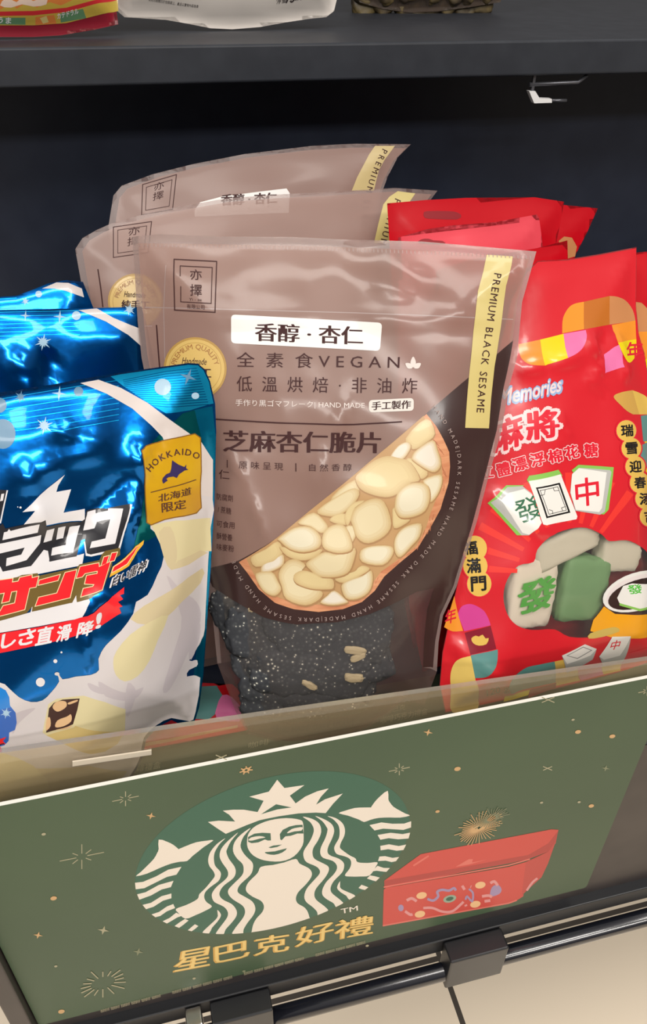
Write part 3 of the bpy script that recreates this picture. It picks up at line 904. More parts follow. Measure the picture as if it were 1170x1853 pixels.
pic.build()
lab = Print(A, 'white_label', bagA, lift=9e-4)
def rquad(c, r, n=4):
    """rounded four-cornered outline: c = TL, TR, BR, BL"""
    out = []
    C_ = [np.array(p, float) for p in c]
    for i in range(4):
        p, a, b = C_[i], C_[i - 1], C_[(i + 1) % 4]
        s = p + (a - p) / np.linalg.norm(a - p) * r; e = p + (b - p) / np.linalg.norm(b - p) * r
        for k in range(n + 1):
            t = k / n; out.append(tuple((1 - t) ** 2 * s + 2 * t * (1 - t) * p + t * t * e))
    return out
lab.poly(rquad([(418,569),(691,584),(687,635),(418,621)], 8), STICK)
lab = (lab, lab.poly(rquad([(667,724),(748,720),(748,743),(667,746)], 7), mat('small_label', (218, 212, 204), rough=0.4)), lab.build())[2]
lab = Print(A, 'lettering', lab, lift=1.2e-3)
lab.text('香醇 · 杏仁', (462,617), (655,624), (462,584), INK, bold=0.0, heavy=0.03)
lab.text('手工製作', (672,742), (742,739), (673,727), INK, bold=0.008, heavy=0.02)
lab.build()
lt = Print(A, 'lettering', bagA, lift=9e-4, step=1.5e-5)
lt.text('全  素  食 V E G A N', (428,664), (722,668), (428,637), INKL, bold=0.0, heavy=0.004)
lt.text('低  溫  烘  焙  ·  非  油  炸', (428,708), (754,712), (428,680), INKL, bold=0.0, heavy=0.004)
lt.text('手作り黒ゴマフレーク| HAND MADE', (426,736), (659,741), (426,722), WINK)
lt.ribbon([(385,758),(400,759),(502,765),(600,768),(640,768),(727,763)], 2.6, INK)
lt.text('芝麻杏仁脆片', (405,817), (687,820), (405,778), INK, bold=0.0, heavy=0.032)
lt.text('原 味 呈 現', (432,848), (512,851), (432,834), INKL); lt.ribbon([(535,838),(535,853)], 1.8, INK); lt.ribbon([(411,832),(411,846)], 1.4, INK)
lt.text('自 然 香 醇', (559,852), (636,852), (559,839), INKL)
lt.text('仁', (396,866), (415,868), (396,849), INK)
for s, x0, x1, y in (('防腐劑', 392, 421, 908), ('/ 蔗糖', 394, 418, 931), ('可食用', 392, 424, 957), ('酥營養', 392, 420, 979), ('味麥粉', 392, 423, 999)):
    lt.text(s, (x0, y - 4), (x1, y), (x0, y - 16), INKL)
def rule(px, wd=1.5, m=INK, pr=lt):
    pr.ribbon(px, wd, m, closed=True)
rule([(315,469),(392,473),(389,565),(316,561)], 1.8)
lt.ribbon([(326,500),(326,481),(384,484),(382,549),(327,546),(327,518)], 1.4, INK)
lt.text('亦', (344,506), (365,507), (344,487), INK, bold=0.004); lt.text('擇', (344,535), (365,536), (344,514), INK, bold=0.004)
lt.text('Yi - ze', (342,544), (365,545), (342,539), INKL); lt.text('有限公司', (338,558), (370,560), (338,550), INKL)
for a in (-55, 0, 55):
    x, y = 747, 667
    dx, dy = math.sin(math.radians(a)), -math.cos(math.radians(a))
    L_ = 22 if a == 0 else 17
    px_, py_ = -dy, dx
    lt.poly([(x + dx * 2, y + dy * 2), (x + dx * L_ * .5 + px_ * 5, y + dy * L_ * .5 + py_ * 5), (x + dx * L_, y + dy * L_), (x + dx * L_ * .5 - px_ * 5, y + dy * L_ * .5 - py_ * 5)], WINK, 3, cell=0)
lt.build()
sd = Print(A, 'side_label', bagA, lift=8e-4)
sd.poly([(880,461),(927,464),(925,478),(915,517),(905,595),(894,664),(888,720),(884,775),(841,774),(848,680),(858,582),(864,527),(874,490)], YEL)
sd = Print(A, 'lettering', sd.build(), lift=1.2e-3)
sd.along('PREMIUM BLACK SESAME', [(893,498),(885,545),(879,590),(872,640),(866,690),(862,742)], 14, INK, bold=0.004, sm=4)
sd.build()
md = Print(A, 'gold_seal', bagA, lift=8e-4)
def medal(pr, cx, cy, r):
    pr.ellipse((cx, cy), r, r, MEDRIM, n=40); pr.ellipse((cx, cy), r * .93, r * .93, MEDAL, n=40)
    pr.ribbon([(cx + r * .82 * math.cos(t), cy + r * .82 * math.sin(t)) for t in (2 * math.pi * i / 40 for i in range(40))], 1.0, MEDRIM, closed=True)
    pr = Print(pr.sh, 'lettering', pr.build(), lift=1.2e-3)
    pr.along('PREMIUM QUALITY', [(cx + r * .62 * math.cos(t), cy + r * .62 * math.sin(t)) for t in np.radians(np.linspace(-165, -15, 9))], r * .17, MEDINK)
    pr.text('Handmade', (cx - r * .42, cy - r * .16), (cx + r * .35, cy - r * .12), (cx - r * .38, cy - r * .36), INK)
    pr.text('純手工', (cx - r * .5, cy + r * .28), (cx + r * .5, cy + r * .30), (cx - r * .5, cy - r * .04), INK, bold=0.008, heavy=0.02)
    pr.build()
medal(md, 353, 667, 57)

# black sesame crisps filling the bottom of the front pouch
CRISP = bpy.data.materials.new('black_sesame_crisp'); CRISP.use_nodes = True
n, l = CRISP.node_tree.nodes, CRISP.node_tree.links
p = n['Principled BSDF']; p.inputs['Roughness'].default_value = 0.7; p.inputs['Specular IOR Level'].default_value = 0.2
c = n.new('ShaderNodeTexCoord'); v = n.new('ShaderNodeTexVoronoi'); v.inputs['Scale'].default_value = 380
v2 = n.new('ShaderNodeTexNoise'); v2.inputs['Scale'].default_value = 45; v2.inputs['Detail'].default_value = 3
mth = n.new('ShaderNodeMath'); mth.operation = 'SUBTRACT'
sc_ = n.new('ShaderNodeMath'); sc_.operation = 'MULTIPLY'; sc_.inputs[1].default_value = 0.62
r = n.new('ShaderNodeValToRGB')
r.color_ramp.elements[0].position = 0.03; r.color_ramp.elements[0].color = rgb(226, 224, 208)
r.color_ramp.elements[1].position = 0.12; r.color_ramp.elements[1].color = rgb(84, 86, 88)
e_ = r.color_ramp.elements.new(0.45); e_.color = rgb(60, 62, 66)
for k in (c,): l.new(k.outputs['Object'], v.inputs['Vector']); l.new(k.outputs['Object'], v2.inputs['Vector'])
l.new(v2.outputs['Fac'], sc_.inputs[0]); ad = n.new('ShaderNodeMath'); ad.operation = 'ADD'; ad.inputs[1].default_value = -0.27
l.new(sc_.outputs[0], ad.inputs[0]); l.new(v.outputs['Distance'], mth.inputs[0]); l.new(ad.outputs[0], mth.inputs[1])
ab = n.new('ShaderNodeMath'); ab.operation = 'ADD'; ab.inputs[1].default_value = -0.02
l.new(mth.outputs[0], ab.inputs[0]); l.new(ab.outputs[0], r.inputs[0]); l.new(r.outputs[0], p.inputs['Base Color'])
bp = n.new('ShaderNodeBump'); bp.inputs['Strength'].default_value = 0.15; bp.inputs['Distance'].default_value = 0.001
l.new(v.outputs['Distance'], bp.inputs['Height']); l.new(bp.outputs['Normal'], p.inputs['Normal'])
from mathutils import noise as mnoise
def lump(name, sheet, px, rx, ry, rz, m, depth, seed, parent=None, rot=0, rough=0.25, box=0.45):
    """an irregular flattened chunk lying inside a pouch, its middle DEPTH behind the film"""
    q = sheet.uv([px]); c0 = sheet.pos(q, -depth)[0]
    bm = bmesh.new()
    bmesh.ops.create_icosphere(bm, subdivisions=4, radius=1.0)
    a = math.radians(rot)
    for vtx in bm.verts:
        d = vtx.co.copy()
        s = max(abs(d.x), abs(d.y), abs(d.z)); k = (1 / s) ** box
        d = d * k * (1 + rough * (mnoise.noise(vtx.co * 1.6 + Vector((seed * 7.1, 0, 0))) + 0.5 * mnoise.noise(vtx.co * 4 + Vector((0, seed * 3.3, 0)))))
        x, y, z = d.x * rx, d.y * ry, d.z * rz
        x, y = x * math.cos(a) - y * math.sin(a), x * math.sin(a) + y * math.cos(a)
        vtx.co = Vector(c0 + sheet.u * x + sheet.v * y + sheet.n * z)
    for f in bm.faces: f.smooth = True
    bmesh.ops.recalc_face_normals(bm, faces=bm.faces[:])
    me = bpy.data.meshes.new(name); bm.to_mesh(me); bm.free(); me.materials.append(m)
    return link(name, me, parent)
for i, (px, rx, ry, dp, rot) in enumerate([((428, 1125), .014, .022, .011, 15), ((480, 1160), .024, .020, .010, -10), ((560, 1155), .025, .018, .009, 12), ((640, 1150), .022, .020, .010, -14),
                                       ((462, 1215), .014, .018, .011, 30), ((520, 1220), .024, .018, .009, 5), ((600, 1215), .024, .019, .009, -18), ((665, 1200), .014, .020, .011, 20), ((500, 1270), .022, .014, .010, 0), ((580, 1268), .026, .014, .009, 8), ((640, 1255), .014, .013, .011, -12)]):
    o = lump('sesame_crisp', A, px, rx, ry, .006, CRISP, dp, i + 1, None, rot)
    tag(o, 'black sesame crisp with white seeds in the front brown pouch window', 'snack', 'black sesame crisps in the front pouch')
ALM = mat('almond_flake', (206, 190, 150), rough=0.5)
for i, (px, rx, ry, rot) in enumerate((((642, 1180), .0065, .0026, -8), ((648, 1192), .0048, .0022, 25), ((640, 1230), .0055, .0028, -5), ((560, 1243), .0052, .0020, -30), ((460, 1100), .0045, .0022, 40))):
    tag(lump('almond_flake', A, px, rx, ry, .0010, ALM, .0022, i + 70, None, rot, 0.2), 'pale almond flake among the black crisps in the brown pouch window', 'snack', 'almond flakes in the front pouch')
gb = Print(A, 'bottom_gusset', bagA, lift=3e-4)
gb.poly([(430,1278),(470,1300),(560,1305),(650,1290),(705,1255),(735,1262),(700,1290),(650,1320),(606,1334),(521,1340),(450,1323)], mat('brown_gusset_print', (96, 74, 66), rough=0.35, coat=0.2))
GT = mat('gusset_ink', (74, 56, 50), rough=0.4)
gb.text('HAND MADE  DARK SESAME', (490, 1322), (640, 1312), (490, 1313), GT)
gb.build()

def brown_behind(base_px, z, yaw, lean, out, bottom, label, frame, glyph_pos, strip, strip_text, sticker=None, med=None, line=None, seed=3):
    sh = Sheet(base_px, z=z, yaw=yaw, lean=lean)
    bg_ = pouch(sh, out, 'snack_pouch', label, 'brown sesame almond pouches', FROST, BACKT, amp=0.014, thick=0.010, seal=0.004, D=0.05, crumple=0.0006, seed=seed, bottom_uv=bottom)
    pr = Print(sh, 'printed_film', bg_)
    q = sh.outline
    cen = q.mean(0)
    pr.polyuv([[(cx + (x - cx) * 0.965, cy + (y - cy) * 0.972) for (x, y), (cx, cy) in ((p_, cen) for p_ in q)]], TAUPE)
    rule(frame, 1.6, INK, pr)
    c = np.mean(np.array(frame), 0)
    rule([tuple(c + (np.array(p_) - c) * 0.76) for p_ in frame], 1.2, INK, pr)
    for ch, a, b, t in glyph_pos: pr.text(ch, a, b, t, INK, bold=0.004)
    if line: pr.ribbon(line, 2.4, INK)
    pr.build()
    s = Print(sh, 'side_label', bg_, lift=5e-4)
    s.poly(strip, YELD if sticker else YEL)
    s = Print(sh, 'lettering', s.build(), lift=8e-4)
    s.along(*strip_text, INK, bold=0.004, sm=4)
    s.build()
    if sticker:
        k = Print(sh, 'white_label', bg_, lift=5e-4)
        k.poly(sticker, STICK)
        k = Print(sh, 'lettering', k.build(), lift=8e-4)
        k.text('香醇 · 杏仁', (400, 372), (500, 368), (400, 352), INK, bold=0.012, heavy=0.03)
        k.build()
    if med:
        k = Print(sh, 'gold_seal', bg_, lift=5e-4)
        medal(k, *med)
    return sh
outB = [(136,451),(149,431),(175,416),(200,405),(255,389),(308,377),(410,359),(500,352),(600,347),(714,340),(791,345),(765,380),(744,426),(722,520)]
B = brown_behind((470, 1190), SHELF_Z + 0.001, 3, 20, outB + [(700, 700)], [(0.062, 0.06), (0.055, 0.002), (-0.06, 0.002), (-0.075, 0.06)] , 'second brown almond pouch standing just behind the front one',
    [(205,411),(274,401),(268,457),(205,466)], [('亦', (232,427), (252,424), (233,412)), ('擇', (230,446), (250,443), (231,430))],
    [(719,346),(751,350),(740,366),(729,380),(721,405),(716,440),(676,440),(684,405),(693,370),(704,356)], ('PREMIUM BLACK', [(713,362),(703,385),(695,410),(688,436),(684,462),(680,490),(678,520)], 12),
    med=(245, 545, 50), line=[(177,487),(182,520),(186,556)])
outC = [(196,410),(205,354),(220,336),(277,315),(349,297),(441,279),(564,264),(642,260),(743,261),(719,285),(701,320),(690,350),(676,420)]
Cb = brown_behind((470, 1120), SHELF_Z + 0.001, 3, 20, outC + [(660, 600)], [(0.062, 0.06), (0.055, 0.002), (-0.06, 0.002), (-0.075, 0.06)], 'third brown almond pouch, tallest and rearmost in the middle row',
    [(258,334),(319,316),(312,379),(256,389)], [('亦', (278,346), (296,341), (279,332)), ('擇', (276,364), (295,359), (277,349))],
    [(678,264),(714,264),(695,290),(685,308),(676,345),(636,345),(646,320),(655,303),(667,280)], ('PREMIUM BLACK', [(690,272),(679,295),(670,318),(663,342),(658,366),(655,390),(653,420)], 11),
    sticker=[(352,380),(362,366),(400,356),(460,348),(518,341),(524,350),(522,385),(352,392)], seed=8)

# ================================================================== blue foil chocolate pouches
BLUE = foil('blue_foil', (0, 104, 190), 0.2)
BLUE_TOP = foil('cyan_foil_seal_sheen', (20, 172, 232), 0.36)  # bright ceiling reflection put into the seal colour, besides its own cyan print
TEAL = foil('teal_foil', (0, 128, 140), 0.24)
CYAN = foil('cyan_foil_edge', (0, 150, 205), 0.25)
RIB = foil('blue_foil_rib', (0, 88, 165), 0.3)
BLUEB = mat('blue_back_film', (20, 60, 110), rough=0.4, metal=0.5)
MILK = noisy('milk_print', (220, 214, 214), (208, 200, 201), 14, rough=0.3, stretch=(1, 1, 0.4), coat=0.3)
SWOOSH = mat('white_swoosh_print', (220, 210, 206), rough=0.3, coat=0.3)
PWHITE = mat('pouch_white_print', (230, 228, 231), rough=0.3, coat=0.3)
PBLACK = mat('pouch_black_print', (38, 38, 44), rough=0.3, coat=0.3)
PRED = mat('pouch_red_print', (240, 34, 44), rough=0.3, coat=0.3)
POLIVE = mat('pouch_olive_gold', (112, 92, 40), rough=0.35, coat=0.2)
PCREAM = mat('pouch_pale_outline', (246, 226, 176), rough=0.35)
PYEL = mat('pouch_yellow_print', (236, 178, 50), rough=0.35, coat=0.2)
PNAVY = mat('pouch_navy_ink', (50, 38, 92), rough=0.4)
BROWNINK = mat('badge_brown_ink', (84, 48, 40), rough=0.4)
BADGE = noisy('gold_badge_foil', (222, 178, 20), (196, 140, 26), 16, rough=0.25, coat=0.4)
BADGEE = mat('gold_badge_edge', (140, 96, 30), rough=0.35)
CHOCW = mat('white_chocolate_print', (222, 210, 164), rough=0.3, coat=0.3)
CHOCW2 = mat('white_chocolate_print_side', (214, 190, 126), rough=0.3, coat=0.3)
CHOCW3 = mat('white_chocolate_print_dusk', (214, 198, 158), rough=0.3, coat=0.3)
CHOCB = mat('chocolate_filling_print', (64, 38, 36), rough=0.35, coat=0.2)
BISC = mat('biscuit_print', (226, 186, 140), rough=0.35)
SKYB = mat('blue_disc_print', (30, 130, 214), rough=0.25, coat=0.4)
SKYB2 = mat('blue_disc_print_deep', (40, 100, 190), rough=0.25, coat=0.4)
FLAKE = mat('snowflake_print', (170, 205, 228), rough=0.3, coat=0.2)
FLAKED = mat('snowflake_print_faint', (96, 140, 172), rough=0.3, coat=0.2)

def snow(pr, c, r, m=None):
    m = m or FLAKE
    pr.star(c, r, m, 6, 0.28, 10); pr.star(c, r * .62, m, 6, 0.4, 40)

D_ = Sheet((110, 1455), z=SHELF_Z + 0.001, yaw=11, lean=13)
outD = [(-198,762),(-120,738),(0,710),(100,695),(140,687),(220,674),(340,657),(358,658),(370,668),(380,690),(389,730),(391,780),(388,900),(383,1000),(375,1120),(368,1220),(360,1280),(350,1312),(330,1313),(310,1303),(285,1316),(264,1338),(258,1370),(240,1405),(215,1425),(150,1447),(60,1462),(0,1472),(-80,1478),(-140,1440),(-172,1300),(-190,1100),(-202,900)]
bagD = pouch(D_, outD, 'snack_pouch', 'front blue foil chocolate pouch with gold badge and milk splash print', 'blue foil chocolate pouches', BLUE, BLUEB,
             amp=0.018, thick=0.012, seal=0.004, D=0.05, crumple=0.0012, seed=11, cell=0.0035, fscale=0.8,
             creases=[([(250, 800), (255, 860), (235, 960)], 0.0045, 0.005), ([(240, 850), (160, 940), (90, 1000)], 0.006, -0.004), ([(70, 860), (110, 830), (200, 810)], 0.005, 0.003), ([(40, 830), (60, 900), (80, 960)], 0.005, 0.004),
                      ([(262, 860), (250, 930), (245, 1040)], 0.004, -0.003), ([(164, 1075), (160, 1130), (155, 1215)], 0.004, 0.003), ([(164, 1075), (200, 1090), (240, 1090)], 0.003, 0.002), ([(300, 760), (290, 800), (262, 850)], 0.003, -0.002), ([(90, 770), (140, 790), (200, 790)], 0.003, 0.0025), ([(365, 760), (370, 850), (372, 950)], 0.003, 0.0015)])
top = Print(D_, 'top_seal', bagD, lift=1.5e-4)
top.poly([(200,681),(220,677),(340,660),(358,661),(368,670),(378,692),(386,730),(345,742),(300,748),(262,725),(225,700)], BLUE_TOP)
for k in range(15):
    t = k / 14.0
    top.ribbon([(-200 + 4 * t, 776 + t * 52), (0, 722 + t * 70), (140, 699 + t * 74), (215, 688 + t * 72)], 1.1, RIB if k % 2 else BLUE_TOP)
    top.ribbon([(222 + 10 * t, 688 + t * 42), (300, 672 + t * 64), (356 + 22 * t, 666 + t * 66)], 1.0, RIB)
top.poly([(384,735),(390,790),(387,900),(382,1000),(374,1120),(367,1220),(358,1280),(350,1308),(342,1308),(352,1200),(366,1100),(376,960),(366,800),(350,742)], CYAN)
top.poly([(330,748),(352,742),(372,830),(372,900),(300,960),(250,985),(240,1010),(262,880),(275,800)], TEAL)
top.build()
K1, K2, Z8, Z4b, ZB = (0, 860, .2393), (0, 1050, .2393), (0, 850, .3419), (0, 1220, .2564), (240, 770, .1368)
pt = Print(D_, 'milk_picture', bagD, lift=4e-4)
pt.poly([(145,693),(178,687),(219,702),(267,729),(308,760),(342,784),(364,800),(385,832),(385,866),(384,920),(360,940),(330,900),(294,791),(274,770),(239,739),(192,712)], SWOOSH)
pt.poly([(272,949),(280,963),(296,1007),(284,1041),(267,1076),(246,1089),(241,1110),(219,1141),(191,1168),(178,1192),(179,1212),(164,1221),(137,1224),(113,1229),(106,1217),(103,1220),(107,1233),(92,1253),(77,1267),(56,1270),(34,1261),(13,1242),(0,1235),(-60,1225),(-150,1240),(-190,1300),(-150,1432),(-80,1470),(0,1465),(60,1456),(150,1441),(213,1420),(236,1402),(253,1370),(260,1335),(283,1312),(310,1299),(343,1305),(353,1290),(362,1226),(338,1224),(342,1212),(355,1206),(357,1197),(342,1195),(352,1180),(368,1150),(371,1117),(376,1021),(381,953),(384,900),(320,900)], MILK, 2)
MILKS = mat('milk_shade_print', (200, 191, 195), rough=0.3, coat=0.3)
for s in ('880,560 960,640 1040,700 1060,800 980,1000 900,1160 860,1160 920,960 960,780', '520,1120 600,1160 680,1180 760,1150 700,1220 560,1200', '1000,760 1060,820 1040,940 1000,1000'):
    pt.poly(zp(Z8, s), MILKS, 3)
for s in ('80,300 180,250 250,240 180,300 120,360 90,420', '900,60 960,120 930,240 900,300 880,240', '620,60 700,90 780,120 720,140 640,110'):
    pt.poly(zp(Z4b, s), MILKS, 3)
pt.poly(zp(Z8, '800,292 930,268 1112,255 1118,430 1060,440 940,520 905,530 870,460 850,400'), CHOCW, 0)
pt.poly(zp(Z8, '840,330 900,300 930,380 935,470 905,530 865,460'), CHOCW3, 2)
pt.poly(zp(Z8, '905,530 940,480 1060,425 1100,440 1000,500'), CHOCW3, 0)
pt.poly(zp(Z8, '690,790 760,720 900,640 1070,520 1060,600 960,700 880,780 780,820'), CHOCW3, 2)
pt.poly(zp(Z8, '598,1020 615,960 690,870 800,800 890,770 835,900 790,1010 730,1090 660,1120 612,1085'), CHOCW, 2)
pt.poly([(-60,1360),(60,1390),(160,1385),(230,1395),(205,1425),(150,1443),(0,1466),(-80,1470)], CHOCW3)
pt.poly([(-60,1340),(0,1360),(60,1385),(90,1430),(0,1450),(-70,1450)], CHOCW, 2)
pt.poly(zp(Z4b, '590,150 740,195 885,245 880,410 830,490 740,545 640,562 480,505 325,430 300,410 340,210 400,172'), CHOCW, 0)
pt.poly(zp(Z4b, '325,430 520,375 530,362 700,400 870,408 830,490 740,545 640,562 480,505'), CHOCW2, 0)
pt.poly(zp(Z4b, '325,412 345,240 380,200 440,178 562,170 545,250 515,352 440,385 380,395'), CHOCB, 0)
for s in ('370,230 400,192 460,190 470,222 440,250 400,262', '390,372 405,325 470,298 500,282 502,330 450,365', '322,395 330,315 352,305 356,365', '390,392 440,380 510,360 470,385', '480,200 540,180 545,190 490,212'):
    pt.poly(zp(Z4b, s), BISC, 3, cell=0)
pt.poly(zp(Z4b, '-300,60 -100,60 0,90 40,112 65,160 70,220 110,270 118,340 105,392 65,410 60,470 30,500 -20,515 -300,520'), SKYB)
pt.poly(zp(Z4b, '-300,260 0,250 75,232 110,272 118,340 105,392 65,410 60,470 30,500 -20,515 -300,520'), SKYB2)
snow(pt, (11, 1290), 11)
pt.poly(zp(Z4b, '-40,520 0,510 15,530 10,548 -40,560'), PRED, cell=0)
pt.poly(zp(Z4b, '-30,480 0,455 45,440 20,470 40,490 0,500'), PRED, cell=0)
pt.ribbon(zp(Z4b, '-20,505 10,492 30,488'), 2, PBLACK)
for x, y, r in ((100, 1196, 3.6), (73, 1234, 8.2), (111, 1180, 1.8), (37, 918, 2), (32, 917, 1)): pt.ellipse((x, y), r, r, PWHITE, n=16, cell=0)
pt.ellipse((103, 1219), 4.5, 3.2, MILK, n=12, cell=0)
pt.ellipse((350, 1199), 8, 4, MILK, -30, n=12, cell=0)
pt.build()
fk = Print(D_, 'snowflake_print', bagD, lift=6e-4)
snow(fk, (80, 770), 17); fk.star((107, 712), 14, FLAKE, 4, 0.2, 5); fk.ellipse((142, 708), 8.5, 8.5, FLAKED, n=20); snow(fk, (37, 718), 12, FLAKED)
fk.ellipse((294, 700), 15, 15, FLAKE, n=24); fk.star((340, 682), 16, FLAKED, 4, 0.25, 20); fk.ellipse((353, 716), 7, 6, FLAKE, n=14); fk.ellipse((5, 785), 23, 27, FLAKED, n=24); fk.ellipse((-2, 733), 14, 14, FLAKED, n=20)
fk.build()
lo_ = Print(D_, 'title_print', bagD, lift=7e-4)
lo_.poly(zp(K1, '490,-5 300,150 168,278 265,268 180,372 340,340 350,378 540,345 640,345 640,252 480,282 537,105 425,125 440,75'), PWHITE)
lo_.poly(zp(K1, '-400,760 0,690 230,660 340,540 380,560 370,650 600,600 635,590 620,680 290,745 0,810 -400,870'), PWHITE)
lo_.poly(zp(K2, '-400,340 0,305 230,240 270,90 410,60 620,0 680,160 615,290 0,395 -400,450'), PWHITE)
lo_.ribbon(zp(K1, '990,218 985,245 898,558 690,605 655,600 640,500'), 4, PWHITE)
lo_.poly(zp(K1, '0,380 20,362 40,402 230,365 345,338 352,388 530,355 612,352 640,330 652,265 740,245 800,250 980,215 982,245 893,553 685,598 655,588 640,480 610,492 578,612 375,652 362,570 330,562 235,684 20,727 -20,640'), PBLACK)
lo_.poly(zp(K1, '-300,150 0,108 48,112 5,300 -20,380 -300,440'), PBLACK); lo_.ribbon(zp(K1, '55,112 28,235 2,362'), 2.5, PWHITE)
for s in ('-280,215 -40,160 -50,230 -140,410 -205,425 -120,262 -290,300', '-30,150 -5,145 -15,200 -40,205', '10,140 32,136 22,190 0,195'): lo_.poly(zp(K1, s), PWHITE)
for s in ('18,489 30,430 55,424 68,404 80,420 300,370 285,432', '-10,518 312,450 302,512 200,640 45,686 50,625 160,598 186,545 -10,592', '328,507 355,415 412,400 390,490', '424,486 440,395 496,384 476,474', '525,390 605,376 552,582 385,606 395,548 495,526',
          '628,417 660,275 722,258 722,287 815,265 816,248 930,250 870,515 678,550 692,500 795,476 832,330 732,350 712,400'):
    lo_.poly(zp(K1, s), PWHITE)
lo_.poly(zp(K1, '-300,860 0,790 130,768 165,752 285,738 290,758 430,728 578,698 600,672 750,640 770,595 795,570 880,552 905,545 908,600 850,640 845,680 775,872 715,905 690,928 580,958 575,905 545,962 240,1030 245,990 200,1040 0,1098 -300,1160'), POLIVE)
lo_.poly(zp(K1, '825,772 850,690 920,640 1088,488 1082,520 975,682 840,762'), PYEL)
reds = ['-300,850 0,792 95,778 90,808 138,800 150,772 240,752 240,775 290,763 270,842 222,850 185,1012 0,1060 -20,1062 25,985 112,965 130,870 85,878 68,950 15,962 35,885 0,892 -300,950', '298,792 452,750 436,792 290,827', '492,735 577,715 528,922 268,986 292,922 430,890', '578,775 605,690 745,662 747,692 835,650 772,862 612,916 630,855 702,840 712,822 640,818 655,757 735,742 737,720 640,740 620,765', '765,680 785,617 822,607 802,665', '825,650 845,588 884,580 862,642', '845,732 862,690 920,655 1055,528 960,665 900,702']
for s in reds:
    q = zp(K1, s); lo_.ribbon(q, 2.6, PCREAM, closed=True)
for s in reds: lo_.poly(zp(K1, s), PRED)
for b, m in ((0.07, PWHITE), (0.012, PBLACK)):
    lo_.text('白い雷神', (201 - (2 if b > .05 else 0), 1062), (261 + (2 if b > .05 else 0), 1031), (207 - (2 if b > .05 else 0), 1042), m, bold=b, heavy=0.02)
lo_.poly(zp(K2, '-400,470 0,398 300,350 550,298 700,250 820,150 938,48 935,100 905,110 930,140 890,160 925,195 900,205 915,245 880,265 750,352 500,440 250,495 0,547 -400,620'), PRED)
for ch, s in (('味', '-130,560 -15,535 -112,440'), ('美', '-275,592 -160,568 -258,470'), ('し', '5,518 112,482 20,410'), ('さ', '135,497 255,467 150,385'), ('直', '265,490 385,466 288,362'), ('滑', '420,467 525,440 440,348'), ('降', '575,432 692,400 600,318'), ('!', '725,362 755,352 735,252')):
    lo_.text(ch, *zp(K2, s), PWHITE, bold=0.03, cell=0.004)
lo_.build()
bd = Print(D_, 'gold_badge', bagD, lift=9e-4)
bq = zp(ZB, '118,330 180,265 500,175 820,108 893,160 902,400 905,600 893,760 893,900 905,1085 840,1155 560,1210 420,1240 240,1312 185,1280 168,1000 165,650')
bd.poly(bq, BADGE); bd.ribbon(bq, 2.0, BADGEE, closed=True)
bd = Print(D_, 'badge_lettering', bd.build(), lift=1.3e-3)
bd.along('HOKKAIDO', zp(ZB, '255,585 335,500 420,440 510,408 600,388 675,385 745,400 822,430'), 12, BROWNINK, bold=0.006, heavy=0.012)
bd.poly(zp(ZB, '518,455 600,512 680,545 705,512 702,560 730,580 680,592 610,640 580,690 530,670 470,680 440,700 460,722 400,765 385,725 395,690 440,640 490,620 508,560'), PNAVY)
bd.ribbon(zp(ZB, '235,880 835,712'), 1.4, BROWNINK)
bd.text('北海道', *zp(ZB, '335,1012 768,905 335,908'), BROWNINK, bold=0.004, heavy=0.015); bd.text('限定', *zp(ZB, '385,1148 702,1090 378,1020'), BROWNINK, bold=0.004, heavy=0.015)
bd.build()

def blue_behind(base_px, yaw, lean, out, bottom, label, swoosh, flakes, seed, creases=()):
    sh = Sheet(base_px, z=SHELF_Z + 0.001, yaw=yaw, lean=lean)
    b = pouch(sh, out, 'snack_pouch', label, 'blue foil chocolate pouches', BLUE, BLUEB, amp=0.013, thick=0.010, seal=0.003, D=0.035, crumple=0.0013, seed=seed, bottom_uv=bottom, creases=creases)
    t = Print(sh, 'top_seal', b, lift=1.5e-4)
    q = sh.outline
    k = [p_ for p_ in q if p_[1] > q[:, 1].max() - 0.016]
    x0, x1, y1 = q[:, 0].min() + .003, q[:, 0].max() - .003, q[:, 1].max()
    for i in range(14):
        px = [(p_[0], p_[1] + 4 + i * 3.6) for p_ in out[1:4]]
        t.ribbon(px, 1.1, RIB if i % 2 else BLUE_TOP)
    t.build()
    s = Print(sh, 'snowflake_print', b, lift=4e-4)
    s.poly(swoosh, SWOOSH)
    for x, y, r, kind in flakes:
        if kind == 'o': s.ellipse((x, y), r, r, FLAKE, n=18)
        elif kind == '4': s.star((x, y), r, FLAKE, 4, 0.22, 4)
        else: snow(s, (x, y), r)
    s.build()
    return sh
E_ = blue_behind((60, 1330), 8, 14, [(-92,572),(-50,566),(0,561),(144,558),(256,555),(268,600),(280,660),(290,760)], [(0.068, 0.10), (0.062, 0.003), (-0.055, 0.003), (-0.064, 0.1)],
    'second blue foil pouch standing behind the front blue one', [(142,561),(175,558),(205,575),(252,594),(256,627),(232,606),(192,582)], [(78,619,16,'s'), (138,571,8,'o'), (108,573,12,'4'), (234,560,12,'s'), (46,571,10,'4')], 21,
    creases=[([(20, 640), (60, 680), (40, 720)], 0.005, 0.004), ([(100, 640), (80, 670), (100, 700)], 0.004, -0.003)])
F_ = blue_behind((30, 1270), 4, 14, [(-90,546),(-40,541),(0,537),(30,535),(60,524),(86,513),(120,507),(150,510),(170,560),(185,640)], [(0.055, 0.10), (0.05, 0.003), (-0.04, 0.003), (-0.05, 0.1)],
    'rearmost blue foil pouch, only its wavy top rim showing', [(76,522),(102,511),(124,512),(148,522),(152,538),(118,526),(98,522)], [(70,532,6,'o'), (46,545,8,'s')], 31)

